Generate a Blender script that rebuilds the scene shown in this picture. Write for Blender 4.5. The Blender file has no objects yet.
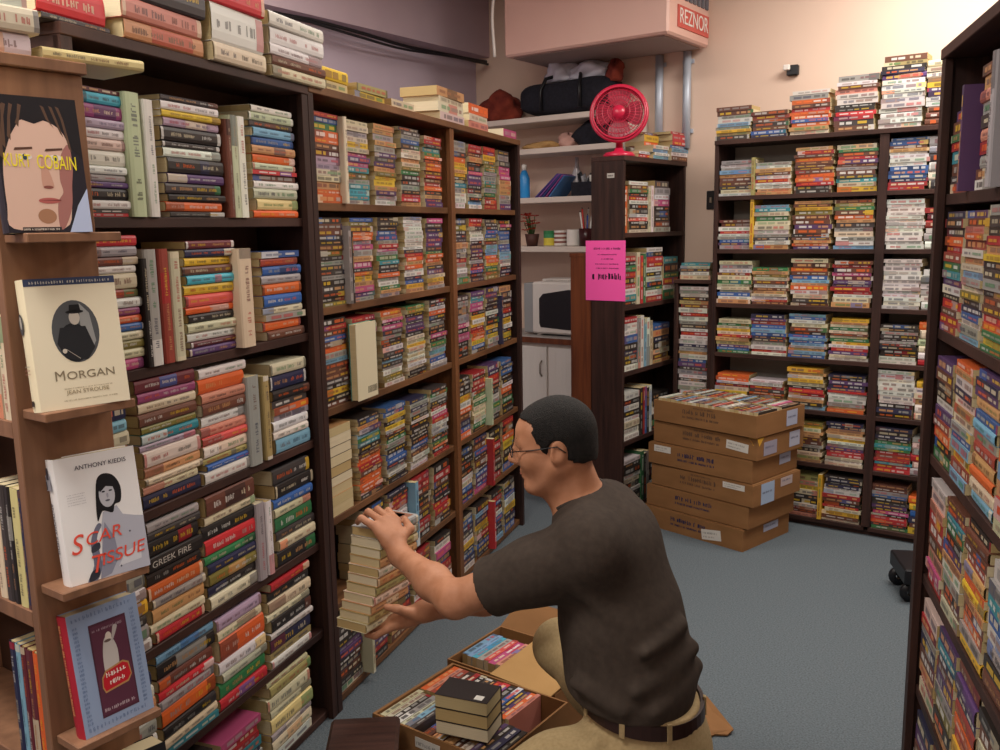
import bpy, math, random
import numpy as np
from mathutils import Vector, Matrix
R = math.radians
rng = random.Random(7)
scene = bpy.context.scene
COL = scene.collection

# ------------------------------------------------------------------ helpers
def lin(h):
    h = h.lstrip('#')
    c = [int(h[i:i+2], 16)/255 for i in (0, 2, 4)]
    return tuple(x/12.92 if x <= .04045 else ((x+.055)/1.055)**2.4 for x in c) + (1.0,)

def new_mat(name):
    m = bpy.data.materials.new(name); m.use_nodes = True
    return m, m.node_tree, m.node_tree.nodes['Principled BSDF']

def plain(name, h, rough=.6, metal=0., spec=.4):
    m, t, b = new_mat(name)
    b.inputs['Base Color'].default_value = lin(h); b.inputs['Roughness'].default_value = rough
    b.inputs['Metallic'].default_value = metal; b.inputs['Specular IOR Level'].default_value = spec
    return m

def noisy(name, h1, h2, scale=(8, 8, 8), rough=.7, bump=.0, detail=4, contrast=(.3, .7), bscale=None, spec=.3):
    m, t, b = new_mat(name)
    N, L = t.nodes, t.links
    tc = N.new('ShaderNodeTexCoord'); mp = N.new('ShaderNodeMapping'); mp.inputs['Scale'].default_value = scale
    nz = N.new('ShaderNodeTexNoise'); nz.inputs['Scale'].default_value = 1; nz.inputs['Detail'].default_value = detail
    cr = N.new('ShaderNodeValToRGB')
    cr.color_ramp.elements[0].position = contrast[0]; cr.color_ramp.elements[1].position = contrast[1]
    cr.color_ramp.elements[0].color = lin(h1); cr.color_ramp.elements[1].color = lin(h2)
    L.new(tc.outputs['Object'], mp.inputs['Vector']); L.new(mp.outputs['Vector'], nz.inputs['Vector'])
    L.new(nz.outputs['Fac'], cr.inputs['Fac']); L.new(cr.outputs['Color'], b.inputs['Base Color'])
    b.inputs['Roughness'].default_value = rough; b.inputs['Specular IOR Level'].default_value = spec
    if bump:
        n2 = N.new('ShaderNodeTexNoise'); n2.inputs['Scale'].default_value = bscale or 200; n2.inputs['Detail'].default_value = 3
        bp = N.new('ShaderNodeBump'); bp.inputs['Strength'].default_value = bump; bp.inputs['Distance'].default_value = .004
        L.new(tc.outputs['Object'], n2.inputs['Vector']); L.new(n2.outputs['Fac'], bp.inputs['Height'])
        L.new(bp.outputs['Normal'], b.inputs['Normal'])
    return m

def attr_mat(name, rough=.45, spec=.4, mottled=0.):
    m, t, b = new_mat(name)
    a = t.nodes.new('ShaderNodeAttribute'); a.attribute_name = 'Col'
    t.links.new(a.outputs['Color'], b.inputs['Base Color'])
    b.inputs['Roughness'].default_value = rough; b.inputs['Specular IOR Level'].default_value = spec
    return m

def page_mat():
    m, t, b = new_mat('page_block_paper')
    N, L = t.nodes, t.links
    a = N.new('ShaderNodeAttribute'); a.attribute_name = 'Col'
    tc = N.new('ShaderNodeTexCoord'); mp = N.new('ShaderNodeMapping'); mp.inputs['Scale'].default_value = (6, 6, 900)
    nz = N.new('ShaderNodeTexNoise'); nz.inputs['Scale'].default_value = 1; nz.inputs['Detail'].default_value = 2
    cr = N.new('ShaderNodeValToRGB')
    cr.color_ramp.elements[0].color = (.72, .70, .66, 1); cr.color_ramp.elements[1].color = (1, 1, 1, 1)
    mx = N.new('ShaderNodeMixRGB'); mx.blend_type = 'MULTIPLY'; mx.inputs['Fac'].default_value = 1
    L.new(tc.outputs['Object'], mp.inputs['Vector']); L.new(mp.outputs['Vector'], nz.inputs['Vector'])
    L.new(nz.outputs['Fac'], cr.inputs['Fac']); L.new(a.outputs['Color'], mx.inputs['Color1']); L.new(cr.outputs['Color'], mx.inputs['Color2'])
    L.new(mx.outputs['Color'], b.inputs['Base Color']); b.inputs['Roughness'].default_value = .9
    return m

M = dict(
    dark=noisy('dark_stained_wood', '#2c1b18', '#4b312a', (3, 40, 3), .55, .1, bscale=60),
    dark_u=noisy('dark_stained_wood_upright', '#271917', '#432b25', (40, 40, 2.5), .55, .1, bscale=60),
    mid=noisy('brown_stained_wood', '#553824', '#7b5537', (3, 40, 3), .5, .1, bscale=60),
    mid_u=noisy('brown_stained_wood_upright', '#5f3c26', '#855735', (40, 40, 2.5), .5, .1, bscale=60),
    oak=noisy('light_brown_wood', '#7c5a45', '#966e54', (30, 30, 2.2), .5, .08, bscale=60),
    red=noisy('reddish_brown_wood', '#5a2e1c', '#7c4427', (40, 40, 2.5), .5, .1, bscale=60),
    board=noisy('back_board', '#3a261c', '#50372a', (6, 6, 2), .7),
    grey_board=noisy('pale_back_board', '#8d8780', '#a39c94', (4, 4, 4), .8),
    carpet=noisy('blue_grey_carpet', '#4f575d', '#6c757c', (160, 160, 160), .95, .5, bscale=320, contrast=(.3, .72), spec=.1),
    wall_l=noisy('lavender_grey_paint', '#bfafbe', '#c8b8c5', (2, 2, 2), .8, .05, bscale=90),
    wall_b=noisy('pinkish_cream_paint', '#d9bfae', '#e2c9b8', (1.5, 1.5, 1.5), .8, .05, bscale=90),
    soffit=noisy('mauve_paint', '#b7a3ae', '#c0adb6', (2, 2, 2), .8),
    ceil=plain('white_ceiling', '#dcd8d2', .9),
    heater=noisy('pink_beige_enamel', '#d2a79c', '#dab3a6', (2, 2, 2), .45, spec=.5),
    white=plain('white_paint', '#e2dcd6', .5), shelfw=noisy('off_white_shelf_paint', '#cdbfb6', '#d8cbc1', (4, 4, 4), .55),
    card=noisy('brown_cardboard', '#7f5935', '#8f6640', (5, 5, 12), .8, .06, bscale=90),
    card_l=noisy('pale_cardboard', '#a58050', '#b28c5a', (5, 5, 5), .8, .05, bscale=90),
    cover=attr_mat('printed_paper_cover', .42, .4), flat=attr_mat('printed_matter', .55, .3), page=page_mat(),
    black=plain('black_plastic', '#15151a', .4), blackc=noisy('black_nylon', '#17171f', '#23232d', (60, 60, 60), .85),
    metal=plain('galvanised_steel', '#b9c2d0', .45, .3), redp=plain('red_plastic', '#c31f43', .3, spec=.5),
    redp2=plain('dark_red_plastic', '#a0203c', .35, spec=.5), glassblk=plain('black_glass', '#0b0c10', .12, spec=.6),
    brass=plain('dull_metal', '#8d8578', .4, .8),
    skin=noisy('skin', '#a87355', '#ba8568', (25, 25, 25), .55, .08, bscale=260, contrast=(.35, .7), spec=.35),
    hair=noisy('short_dark_hair', '#0a0909', '#1f1b1a', (160, 160, 60), .75, .9, bscale=420),
    shirt=noisy('dark_brown_jersey', '#3a322d', '#433a34', (60, 60, 60), .9, .15, bscale=600, spec=.15),
    rib=plain('dark_brown_ribbing', '#332b26', .9),
    khaki=noisy('khaki_twill', '#96825f', '#a6916c', (120, 120, 120), .85, .15, bscale=700, spec=.2),
    belt=plain('dark_brown_leather', '#2a1714', .4), shoe=plain('black_leather', '#1a181c', .4), lining=plain('white_pocket_lining', '#c9c9cf', .8),
    cloth_red=noisy('red_brown_cloth', '#5b1f1c', '#8a3b2b', (12, 12, 12), .9), plasticbag=plain('white_plastic_bag', '#d7d7e4', .35),
    pinkp=plain('pink_paper', '#ff5fb4', .7, spec=.2),
)

class MB:
    """collects faces, each with a colour and a material slot, for ONE mesh object"""
    def __init__(s): s.v = []; s.f = []; s.c = []; s.m = []; s.sm = []
    def face(s, pts, col=(1, 1, 1, 1), mi=0, smooth=False):
        i = len(s.v); s.v += [tuple(p) for p in pts]; s.f.append(tuple(range(i, i+len(pts)))); s.c.append(col); s.m.append(mi); s.sm.append(smooth)
    def raw(s, vs, fs, col=(1, 1, 1, 1), mi=0, smooth=False):
        i = len(s.v); s.v += [tuple(p) for p in vs]
        for f in fs: s.f.append(tuple(i+k for k in f)); s.c.append(col); s.m.append(mi); s.sm.append(smooth)
    def box(s, a, b, col=(1, 1, 1, 1), mi=0, bev=0.):
        x0, y0, z0 = a; x1, y1, z1 = b
        if bev <= 0:
            vs = [(x0,y0,z0),(x1,y0,z0),(x1,y1,z0),(x0,y1,z0),(x0,y0,z1),(x1,y0,z1),(x1,y1,z1),(x0,y1,z1)]
            s.raw(vs, [(3,2,1,0),(4,5,6,7),(0,1,5,4),(1,2,6,5),(2,3,7,6),(3,0,4,7)], col, mi); return
        # chamfered box: 24 vertices
        e = bev; vs = []; idx = {}
        X = (x0, x1); Y = (y0, y1); Z = (z0, z1)
        for i in (0, 1):
            for j in (0, 1):
                for k in (0, 1):
                    sx, sy, sz = (1 if i == 0 else -1), (1 if j == 0 else -1), (1 if k == 0 else -1)
                    idx[i,j,k,0] = len(vs); vs.append((X[i], Y[j]+sy*e, Z[k]+sz*e))
                    idx[i,j,k,1] = len(vs); vs.append((X[i]+sx*e, Y[j], Z[k]+sz*e))
                    idx[i,j,k,2] = len(vs); vs.append((X[i]+sx*e, Y[j]+sy*e, Z[k]))
        fs = []
        g = lambda *a: idx[a]
        fs += [(g(0,0,0,0),g(0,0,1,0),g(0,1,1,0),g(0,1,0,0)), (g(1,0,0,0),g(1,1,0,0),g(1,1,1,0),g(1,0,1,0))]
        fs += [(g(0,0,0,1),g(1,0,0,1),g(1,0,1,1),g(0,0,1,1)), (g(0,1,0,1),g(0,1,1,1),g(1,1,1,1),g(1,1,0,1))]
        fs += [(g(0,0,0,2),g(0,1,0,2),g(1,1,0,2),g(1,0,0,2)), (g(0,0,1,2),g(1,0,1,2),g(1,1,1,2),g(0,1,1,2))]
        for i in (0, 1):
            for j in (0, 1): fs.append((g(i,j,0,0),g(i,j,1,0),g(i,j,1,1),g(i,j,0,1)))
            for k in (0, 1): fs.append((g(i,0,k,0),g(i,1,k,0),g(i,1,k,2),g(i,0,k,2)))
        for j in (0, 1):
            for k in (0, 1): fs.append((g(0,j,k,1),g(1,j,k,1),g(1,j,k,2),g(0,j,k,2)))
        for i in (0, 1):
            for j in (0, 1):
                for k in (0, 1): fs.append((g(i,j,k,0),g(i,j,k,1),g(i,j,k,2)))
        s.raw(vs, fs, col, mi)
    def tube(s, pts, rad, seg=10, col=(1, 1, 1, 1), mi=0, closed=False):
        pts = [Vector(p) for p in pts]; n = len(pts); rs = rad if isinstance(rad, (list, tuple)) else [rad]*n
        rings = []; prev = None
        for i, p in enumerate(pts):
            d = (pts[(i+1) % n]-pts[i-1]) if closed else (pts[min(i+1, n-1)]-pts[max(i-1, 0)])
            d.normalize()
            if prev is None: a = d.orthogonal().normalized()
            else:
                a = prev - d*prev.dot(d)
                a = a.normalized() if a.length > 1e-6 else d.orthogonal().normalized()
            prev = a; b = d.cross(a)
            rings.append([p + (a*math.cos(2*math.pi*k/seg) + b*math.sin(2*math.pi*k/seg))*rs[i] for k in range(seg)])
        vs = [q for r in rings for q in r]; fs = []
        for i in range(n if closed else n-1):
            j = (i+1) % n
            for k in range(seg): fs.append((i*seg+k, i*seg+(k+1) % seg, j*seg+(k+1) % seg, j*seg+k))
        if not closed: fs += [tuple(range(seg-1, -1, -1)), tuple((n-1)*seg+k for k in range(seg))]
        s.raw(vs, fs, col, mi, True)
    def lathe(s, prof, c=(0, 0, 0), seg=24, col=(1, 1, 1, 1), mi=0):
        vs = []; fs = []
        for r, z in prof:
            for k in range(seg):
                a = 2*math.pi*k/seg; vs.append((c[0]+r*math.cos(a), c[1]+r*math.sin(a), c[2]+z))
        for i in range(len(prof)-1):
            for k in range(seg): fs.append((i*seg+k, i*seg+(k+1) % seg, (i+1)*seg+(k+1) % seg, (i+1)*seg+k))
        s.raw(vs, fs, col, mi, True)
    def letters(s, o, ux, uy, w, h, col, r, gap=.35, words=True, mi=0):
        """illegible small lettering printed on a surface: o lower left, ux/uy unit vectors"""
        o, ux, uy = Vector(o), Vector(ux), Vector(uy); x = 0.; t = h*.17
        Q = lambda a, b, c, d: s.face([o+ux*a+uy*b, o+ux*c+uy*b, o+ux*c+uy*d, o+ux*a+uy*d], col, mi)
        while x < w-h*.45:
            cw = h*r.uniform(.30, .55); y0 = h*r.uniform(0, .16); y1 = h*r.uniform(.72, 1)
            Q(x, y0, x+t*r.uniform(.8, 1.5), y1)
            if r.random() < .6: Q(x+cw-t, h*r.uniform(0, .2), x+cw, h*r.uniform(.55, .95))
            if r.random() < .7:
                z = h*r.uniform(.1, .8); Q(x+t, z, x+cw, z+t*.8)
            x += cw+h*gap*.45
            if words and r.random() < .16: x += h*.5
    def build(s, name, mat, parent=None, loc=None, rot=None):
        me = bpy.data.meshes.new(name); me.from_pydata(s.v, [], s.f)
        mats = mat if isinstance(mat, (list, tuple)) else [mat]
        for m in mats: me.materials.append(m)
        me.polygons.foreach_set('material_index', s.m); me.polygons.foreach_set('use_smooth', s.sm)
        ca = me.color_attributes.new('Col', 'FLOAT_COLOR', 'CORNER')
        arr = np.repeat(np.array(s.c, dtype=np.float32), [len(f) for f in s.f], axis=0)
        ca.data.foreach_set('color', arr.ravel()); me.update()
        o = bpy.data.objects.new(name, me); COL.objects.link(o)
        if parent is not None: o.parent = parent
        if loc is not None: o.location = loc
        if rot is not None: o.rotation_euler = rot
        return o

def tag(o, label=None, cat=None, group=None, kind=None):
    if label: o['label'] = label
    if cat: o['category'] = cat
    if group: o['group'] = group
    if kind: o['kind'] = kind
    return o

def empty(name, mat_or_loc, label, cat, group=None, rotz=0):
    o = bpy.data.objects.new(name, None); o.empty_display_size = .1; COL.objects.link(o)
    if isinstance(mat_or_loc, Matrix): o.matrix_world = mat_or_loc
    else: o.location = mat_or_loc; o.rotation_euler = (0, 0, rotz)
    return tag(o, label, cat, group)

class Frame:
    """a place on the floor: x runs along a case's front, y goes into it, z up"""
    def __init__(s, o, ang): s.o = Vector((o[0], o[1], 0)); s.a = ang; s.X = Vector((math.cos(ang), math.sin(ang), 0)); s.Y = Vector((-math.sin(ang), math.cos(ang), 0)); s.Z = Vector((0, 0, 1))
    def p(s, x, y, z): return s.o + s.X*x + s.Y*y + s.Z*z
def basis(o, X, Y, Z):
    m = Matrix.Identity(4)
    for i in range(3): m[i][0] = X[i]; m[i][1] = Y[i]; m[i][2] = Z[i]; m[i][3] = o[i]
    return m

# ------------------------------------------------------------------ camera
H = 1.65; FPX = 900.
pit, rol = R(9.3), R(1.0)
cF = Vector((0, math.cos(pit), -math.sin(pit))); c0 = Vector((1, 0, 0)); cU0 = c0.cross(cF)
cR = c0*math.cos(rol) - cU0*math.sin(rol); cU = c0*math.sin(rol) + cU0*math.cos(rol)
cam_d = bpy.data.cameras.new('camera'); cam_d.sensor_width = 36; cam_d.lens = 36*FPX/1000; cam_d.clip_start = .05
cam = bpy.data.objects.new('camera', cam_d); COL.objects.link(cam)
cam.matrix_world = basis(Vector((0, 0, H)), cR, cU, -cF); scene.camera = cam
def project(P):
    d = Vector(P)-Vector((0, 0, H)); z = d.dot(cF)
    if z < .05: return None
    return 500+FPX*d.dot(cR)/z, 375-FPX*d.dot(cU)/z

# ------------------------------------------------------------------ colours of covers
PAL = dict(
    k=('#1b181b', 'black'), d=('#3d383b', 'charcoal'), l=('#a9a7a3', 'grey'), w=('#ece9e4', 'white'), e=('#e3d6b8', 'cream'),
    r=('#b3202c', 'red'), o=('#e8692b', 'orange'), y=('#eabf35', 'yellow'), g=('#2f7d4c', 'green'), t=('#2f97a5', 'teal'),
    b=('#2f63ab', 'blue'), n=('#22284f', 'navy'), p=('#5b3b72', 'purple'), m=('#c9518b', 'pink'), s=('#6e3f30', 'brown'),
    c=('#83b5d4', 'pale blue'), a=('#d7a06b', 'tan'), v=('#857b3a', 'olive'), G=('#c9d0b0', 'sage'), C=('#e25a55', 'coral'),
    M=('#6a2433', 'maroon'), L=('#b8a5bb', 'lilac'), S=('#d8907c', 'salmon'), P=('#e9cfc9', 'pale pink'), T=('#4cb9d6', 'cyan'),
    R=('#d22c38', 'bright red'), B=('#a74436', 'brick red'), K=('#b4a56a', 'khaki'), U=('#9a4275', 'plum'), Y=('#ecdc9a', 'pale yellow'))
def jit(h, a=.07):
    c = list(lin(h)[:3]); f = 1+rng.uniform(-a, a)*1.6
    return tuple(max(0, min(1, x*f*(1+rng.uniform(-a, a)))) for x in c) + (1.,)
PAGE = [lin(x) for x in ('#d3c197', '#cbb98c', '#dccda8', '#c4ab78', '#e0d4b6')]
ORD = ['zeroth', 'first', 'second', 'third', 'fourth', 'fifth', 'sixth', 'seventh', 'eighth', 'ninth', 'tenth', 'eleventh', 'twelfth', 'thirteenth', 'fourteenth', 'fifteenth', 'sixteenth', 'seventeenth', 'eighteenth', 'nineteenth', 'twentieth', 'twenty-first', 'twenty-second', 'twenty-third', 'twenty-fourth', 'twenty-fifth', 'twenty-sixth', 'twenty-seventh', 'twenty-eighth', 'twenty-ninth', 'thirtieth']

BOOKS = []
def book(o, X, Y, Z, L, T, D, code, label, group, name='paperback_book', force=False, skip=False, text=None, pages_out=False):
    """o = middle of the spine's lower edge; X along the spine, Y into the book, Z through its thickness"""
    BOOKS.append(dict(o=Vector(o), X=Vector(X), Y=Vector(Y), Z=Vector(Z), L=L, T=T, D=D, code=code, label=label, group=group, name=name, force=force, skip=skip, text=text, pages_out=pages_out))

def stack(fr, x, z, L, codes, Ht, where, group, y=.015, lay=None, D=None, lean=0., text=None, jx=.008, force=False, top_first=True):
    """books lying on one another, spines out; codes top to bottom, '4' etc. after a letter = relative thickness*10"""
    items = []
    i = 0
    while i < len(codes):
        c = codes[i]; i += 1
        if c == ' ': continue
        num = ''
        while i < len(codes) and codes[i].isdigit(): num += codes[i]; i += 1
        items.append((c, float(num)/10 if num else rng.uniform(.72, 1.35)))
    tot = sum(t for _, t in items); n = len(items); zz = z; off = 0
    for q in range(n-1, -1, -1):
        c, t = items[q]; T = t/tot*Ht; Lb = L*rng.uniform(.93, 1.0)
        Db = (D or L*.62)*rng.uniform(.95, 1.02)
        a = R(rng.uniform(-1.4, 1.4)); X = fr.X*math.cos(a)+fr.Y*math.sin(a); Y = -fr.X*math.sin(a)+fr.Y*math.cos(a)
        k = q+1
        pos = 'topmost' if q == 0 else ('bottom one' if q == n-1 else ORD[k]+' from top')
        lab = f"{PAL[c][1]} paperback {pos}, {where}"
        book(fr.p(x+rng.uniform(-jx, jx)+lean*(zz-z), y+rng.uniform(0, .008), zz), X, Y, fr.Z, Lb, T-.0004, Db, c, lab, group, text=(text or {}).get(q), force=force)
        zz += T
    return zz

def upright(fr, x, z, h, T, code, where, group, y=.01, D=.14, lean=0., adj='upright'):
    a = lean; up = fr.Z*math.cos(a)+fr.X*math.sin(a); Zt = -fr.X*math.cos(a)+fr.Z*math.sin(a)
    book(fr.p(x+T/2, y, z)+up*(h/2), up, fr.Y, Zt, h, T, D, code, f"{adj} {PAL[code][1]} book {where}", group)

# ------------------------------------------------------------------ bookcases
def bookcase(name, fr, x0, x1, depth, shelves, top, base, label, mats, dividers=(), group=None, th=.02, up=.022, back=True, backmat=None, divmat=None, stile=None, top_over=.0, shelf_span=None):
    mw, mu = mats
    root = empty(name, fr.p((x0+x1)/2, 0, 0), label, 'bookcase', group, fr.a)
    h = (x1-x0)/2
    for sx in (-1, 1):
        m = MB(); xx = sx*(h-up/2); m.box((xx-up/2, 0, 0), (xx+up/2, depth, top-th), bev=.0015)
        if stile: m.box((xx-stile/2 if sx > 0 else xx-up/2, -.004, 0), (xx+up/2 if sx > 0 else xx+stile/2, .016, top-th), bev=.001)
        m.build('side_panel', mu, root)
    for d in dividers:
        m = MB(); xx = d-(x0+x1)/2; w = .02; m.box((xx-w/2-.012, .0, base), (xx+w/2+.012, .02, top-th), bev=.001); m.box((xx-w/2, .02, base), (xx+w/2, depth-.01, top-th)); m.build('divider', divmat or mu, root)
    ed = [-h+up]+[d-(x0+x1)/2 for d in dividers]+[h-up]
    for z in shelves:
        for k in range(len(ed)-1):
            a = ed[k]+(.0105 if k > 0 else 0); b = ed[k+1]-(.0105 if k < len(ed)-2 else 0)
            m = MB(); m.box((a, .003 if not stile else .017, z-th), (b, depth-.008, z-.0006), bev=.0015)
            if k > 0 or k < len(ed)-2: pass
            m.build('shelf', mw, root)
    m = MB(); m.box((-h-top_over, -.008, top-th), (h+top_over, depth, top), bev=.002); m.build('top_board', mw, root)
    if back:
        m = MB(); m.box((-h+up, depth-.007, base), (h-up, depth, top-th)); m.build('back_panel', backmat or M['board'], root)
    m = MB(); m.box((-h+up, .03, 0), (h-up, .045, base-th)); m.build('kickboard', mw, root)
    return root
# ------------------------------------------------------------------ the room
CN = Vector((-.13, 6.49, 0)); E1 = Vector((.809, -.588, 0)).normalized(); E2 = Vector((.588, .809, 0)).normalized()
RM = Frame(CN, math.atan2(E1.y, E1.x))           # x along the back wall, y out through it (negative = into the room)
CEIL = 3.3; RX = 6.2; RY = -8.2
def roombox(name, a, b, mat, kind='structure'):
    m = MB(); m.box(a, b); o = m.build(name, mat, None, RM.o, (0, 0, RM.a)); return tag(o, kind=kind)
roombox('floor', (-.1, RY-.1, -.05), (RX+.1, .1, 0), M['carpet'])
roombox('ceiling', (-.1, RY-.1, CEIL), (RX+.1, .1, CEIL+.05), M['ceil'])
roombox('wall_back', (-.1, 0, 0), (RX+.1, .1, CEIL), M['wall_b'])
roombox('wall_left', (-.1, RY, 0), (0, 0, CEIL), M['wall_l'])
roombox('wall_right', (RX, RY, 0), (RX+.1, 0, CEIL), M['wall_b'])
roombox('wall_front', (-.1, RY-.1, 0), (RX+.1, RY, CEIL), M['wall_b'])
roombox('trim_1', (0, RY, 2.80), (.12, 0, CEIL), M['soffit'])       # boxed-in soffit along the left wall
roombox('baseboard_back', (1.9, -.012, 0), (RX, 0, .08), M['dark'])

# cable pinned under the soffit
m = MB(); pts = []
for i in range(40):
    t = i/39; pts.append((.135+.01*math.sin(i*1.1), -5.2+5.15*t, 2.775-.03*abs(math.sin(t*9))+(.0)))
m.tube(pts, .011, 6); m.tube([(x+.015, y, z-.02-.01*math.sin(y*4)) for x, y, z in pts], .008, 6)
tag(m.build('cable', M['black'], None, RM.o, (0, 0, RM.a)), 'dark sagging cable run along the wall under the mauve soffit', 'cable')

# hanging unit heater
hx0, hx1, hy, hz = .64, 1.716, -.56, 2.66
t = empty('unit_heater', RM.p((hx0+hx1)/2, hy/2, hz), 'pink-beige boxy unit heater hung high on the back wall', 'heater', None, RM.a)
w2 = (hx1-hx0)/2; d2 = -hy/2
m = MB(); m.box((-w2, -d2, 0), (w2, d2-.02, .60), bev=.012); m.box((-w2+.02, d2-.03, .05), (w2-.02, d2-.004, .55)); m.build('casing', M['heater'], t)
m = MB(); m.box((-w2+.04, -d2+.04, -.006), (w2-.04, d2-.06, .002)); m.build('underside_shade', plain('painted_shade_grey', '#9d8a84', .6), t)  # shade under the heater, put in as a darker grey sheet
sg = MB(); sg.box((w2, -.17, .05), (w2+.006, .24, .165)); sg = sg.build('name_plate', plain('pale_red_plate', '#c4584f', .5), t)
sg['label'] = 'red name plate with white lettering'
def text_obj(s, name, size, mat, parent, mtx, extrude=.0008, sx=1., align='CENTER', shear=0.):
    cu = bpy.data.curves.new(name, 'FONT'); cu.body = s; cu.size = size; cu.align_x = align; cu.align_y = 'CENTER'; cu.extrude = extrude; cu.shear = shear
    o = bpy.data.objects.new(name, cu); COL.objects.link(o)
    dg = bpy.context.evaluated_depsgraph_get(); me = bpy.data.meshes.new_from_object(o.evaluated_get(dg)); bpy.data.objects.remove(o); bpy.data.curves.remove(cu)
    me.transform(Matrix.Diagonal((sx, 1, 1, 1))); me.materials.clear(); me.materials.append(mat)
    o = bpy.data.objects.new(name, me); COL.objects.link(o); o.parent = parent; o.matrix_local = mtx
    return o
text_obj('REZNOR', 'lettering', .115, M['white'], sg, basis(Vector((w2+.0075, .035, .108)), Vector((0, 1, 0)), Vector((0, 0, 1)), Vector((1, 0, 0))), .001, .84)
m = MB()
for k in range(6): m.box((w2, -.08+k*.055, .20), (w2+.008, -.045+k*.055, .52))
m.build('louvre', plain('grey_louvre', '#5f626c', .5), t)
m = MB(); m.tube([(-w2+.1, 0, .6), (-w2+.1, 0, .64)], .01, 6); m.tube([(w2-.1, 0, .6), (w2-.1, 0, .64)], .01, 6); m.build('hanger', M['metal'], t)

for k, (tx, lab) in enumerate(((1.37, 'left of two vertical metal conduit pipes below the heater'), (1.55, 'right of two vertical metal conduit pipes below the heater'))):
    m = MB(); x = 1.405 if k == 0 else 1.585
    m.tube([(x, -.025, 2.10), (x, -.025, 2.655)], .024, 12)
    for z in (2.2, 2.6): m.box((x-.035, -.012, z-.012), (x+.035, -.0, z+.012))
    tag(m.build('conduit_pipe', M['metal'], None, RM.o, (0, 0, RM.a)), lab, 'pipe', 'conduits on the back wall')
t = empty('wall_sensor', RM.p(2.21, -.0, 2.48), 'small black and white sensor box alone on the bare cream wall', 'sensor', None, RM.a)
m = MB(); m.box((-.032, -.03, -.028), (.032, 0, .028), bev=.005); m.build('housing', M['black'], t)
m = MB(); m.box((-.045, -.05, .0), (-.01, -.028, .03), bev=.004); m.build('cover', M['white'], t)
t = empty('light_switch', RM.p(1.745, 0, 1.79), 'dark wall switch plate on the cream wall right of the pink-notice bookcase', 'switch', None, RM.a)
m = MB(); m.box((-.03, -.012, -.055), (.03, 0, .055), bev=.004); m.build('plate', M['black'], t)
m = MB(); m.box((-.008, -.02, -.016), (.008, -.012, .016), bev=.002); m.build('toggle', M['brass'], t)
# white wire hanging in the corner by the heater
m = MB(); pts = [(.60+.01*math.sin(i*.5), -.585-.002*i, 3.29-.042*i) for i in range(16)]
m.tube(pts, .009, 6); w = m.build('hanging_wire', M['white'], None, RM.o, (0, 0, RM.a)); tag(w, 'white wire hanging from the ceiling beside the left end of the heater', 'wire')

# lamps of the shop (ceiling troffers, above the frame) and one added fill
def lamp(x, y, power, w=1.2, h=.6, col=(1., .93, .84)):
    ld = bpy.data.lights.new('ceiling_or_fill_lamp', 'AREA'); ld.shape = 'RECTANGLE'; ld.size = w; ld.size_y = h; ld.energy = power; ld.color = col
    o = bpy.data.objects.new('ceiling_or_fill_lamp', ld); COL.objects.link(o); o.location = RM.p(x, y, CEIL-.06); o.rotation_euler = (0, 0, RM.a)
lamp(3.35, -.85, 66); lamp(1.35, -2.5, 40); lamp(3.4, -2.6, 28); lamp(2.3, -5.0, 62); lamp(4.6, -6.6, 34); lamp(1.2, -6.4, 24)  # second one is added fill to brighten the left wall and soffit
wd = bpy.data.worlds.new('world'); scene.world = wd; wd.use_nodes = True
wd.node_tree.nodes['Background'].inputs['Color'].default_value = (.9, .93, 1, 1); wd.node_tree.nodes['Background'].inputs['Strength'].default_value = .2

# ------------------------------------------------------------------ left row of bookcases
P0 = Vector((.114, 4.85, 0)); AL = R(90-19.5)
LF = Frame(P0, AL)
LD = .2
bookcase('bookcase', LF, -3.06, -2.088, LD, [.03, .325, .63, .98, 1.33, 1.69], 2.09, .03, 'dark wooden bookcase nearest on the left, behind the face-out book display', (M['dark'], M['dark_u']), stile=.045, th=.026, top_over=0)
bookcase('bookcase', LF, -2.085, .02, LD, [.035, .37, .68, 1.06, 1.40, 1.74], 2.10, .035, 'long brown bookcase of paperbacks beside the crouching man', (M['mid'], M['dark_u']), dividers=(-.91,), divmat=M['mid_u'], stile=.04, th=.026)

U1 = 'nearest left bookcase'; G1 = 'paperbacks on the nearest left bookcase'
SH1 = [('top', 1.69), ('second', 1.33), ('third', .98), ('fourth', .63), ('fifth', .325), ('bottom', .03)]
def s1(row, k, xa, xb, codes, Ht, **kw):
    w, z = SH1[row]; L = min(xb-xa-.008, .236)
    stack(LF, (xa+xb)/2, z, L, codes, Ht, f"{ORD[k]} stack, {w} shelf, {U1}", G1, D=.145, **kw)
def u1(row, x, h, T, code, n, D=.15, y=.008, lean=0, adj='upright'):
    w, z = SH1[row]
    upright(LF, x, z, h, T, code, f"{n}, {w} shelf, {U1}", G1, y, D, lean, adj)
s1(0, 1, -3.045, -2.86, 'M8T22U27L18w19P22w30w16l14p12k23w18d7R7', .283)
u1(0, -2.845, .285, .05, 'G', 'right of first stack', adj='wide upright'); u1(0, -2.792, .275, .034, 'w', 'touching second stack', adj='thin upright')
s1(0, 2, -2.748, -2.50, 'd12w18y14L18k30d12w20k32p20d22k16o20d12', .298)
u1(0, -2.482, .262, .022, 's', 'leaning dark after second stack'); u1(0, -2.458, .275, .03, 'G', 'left of third stack'); u1(0, -2.424, .275, .034, 'w', 'touching third stack')
s1(0, 3, -2.372, -2.135, 'w14G18d13c19b18a18o18G15R9s13w16G22Y24o16', .318)
s1(1, 1, -3.045, -2.852, 'R22l20s18w15e32B18w20U16o16b16e18v18e20m24', .318)
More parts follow.
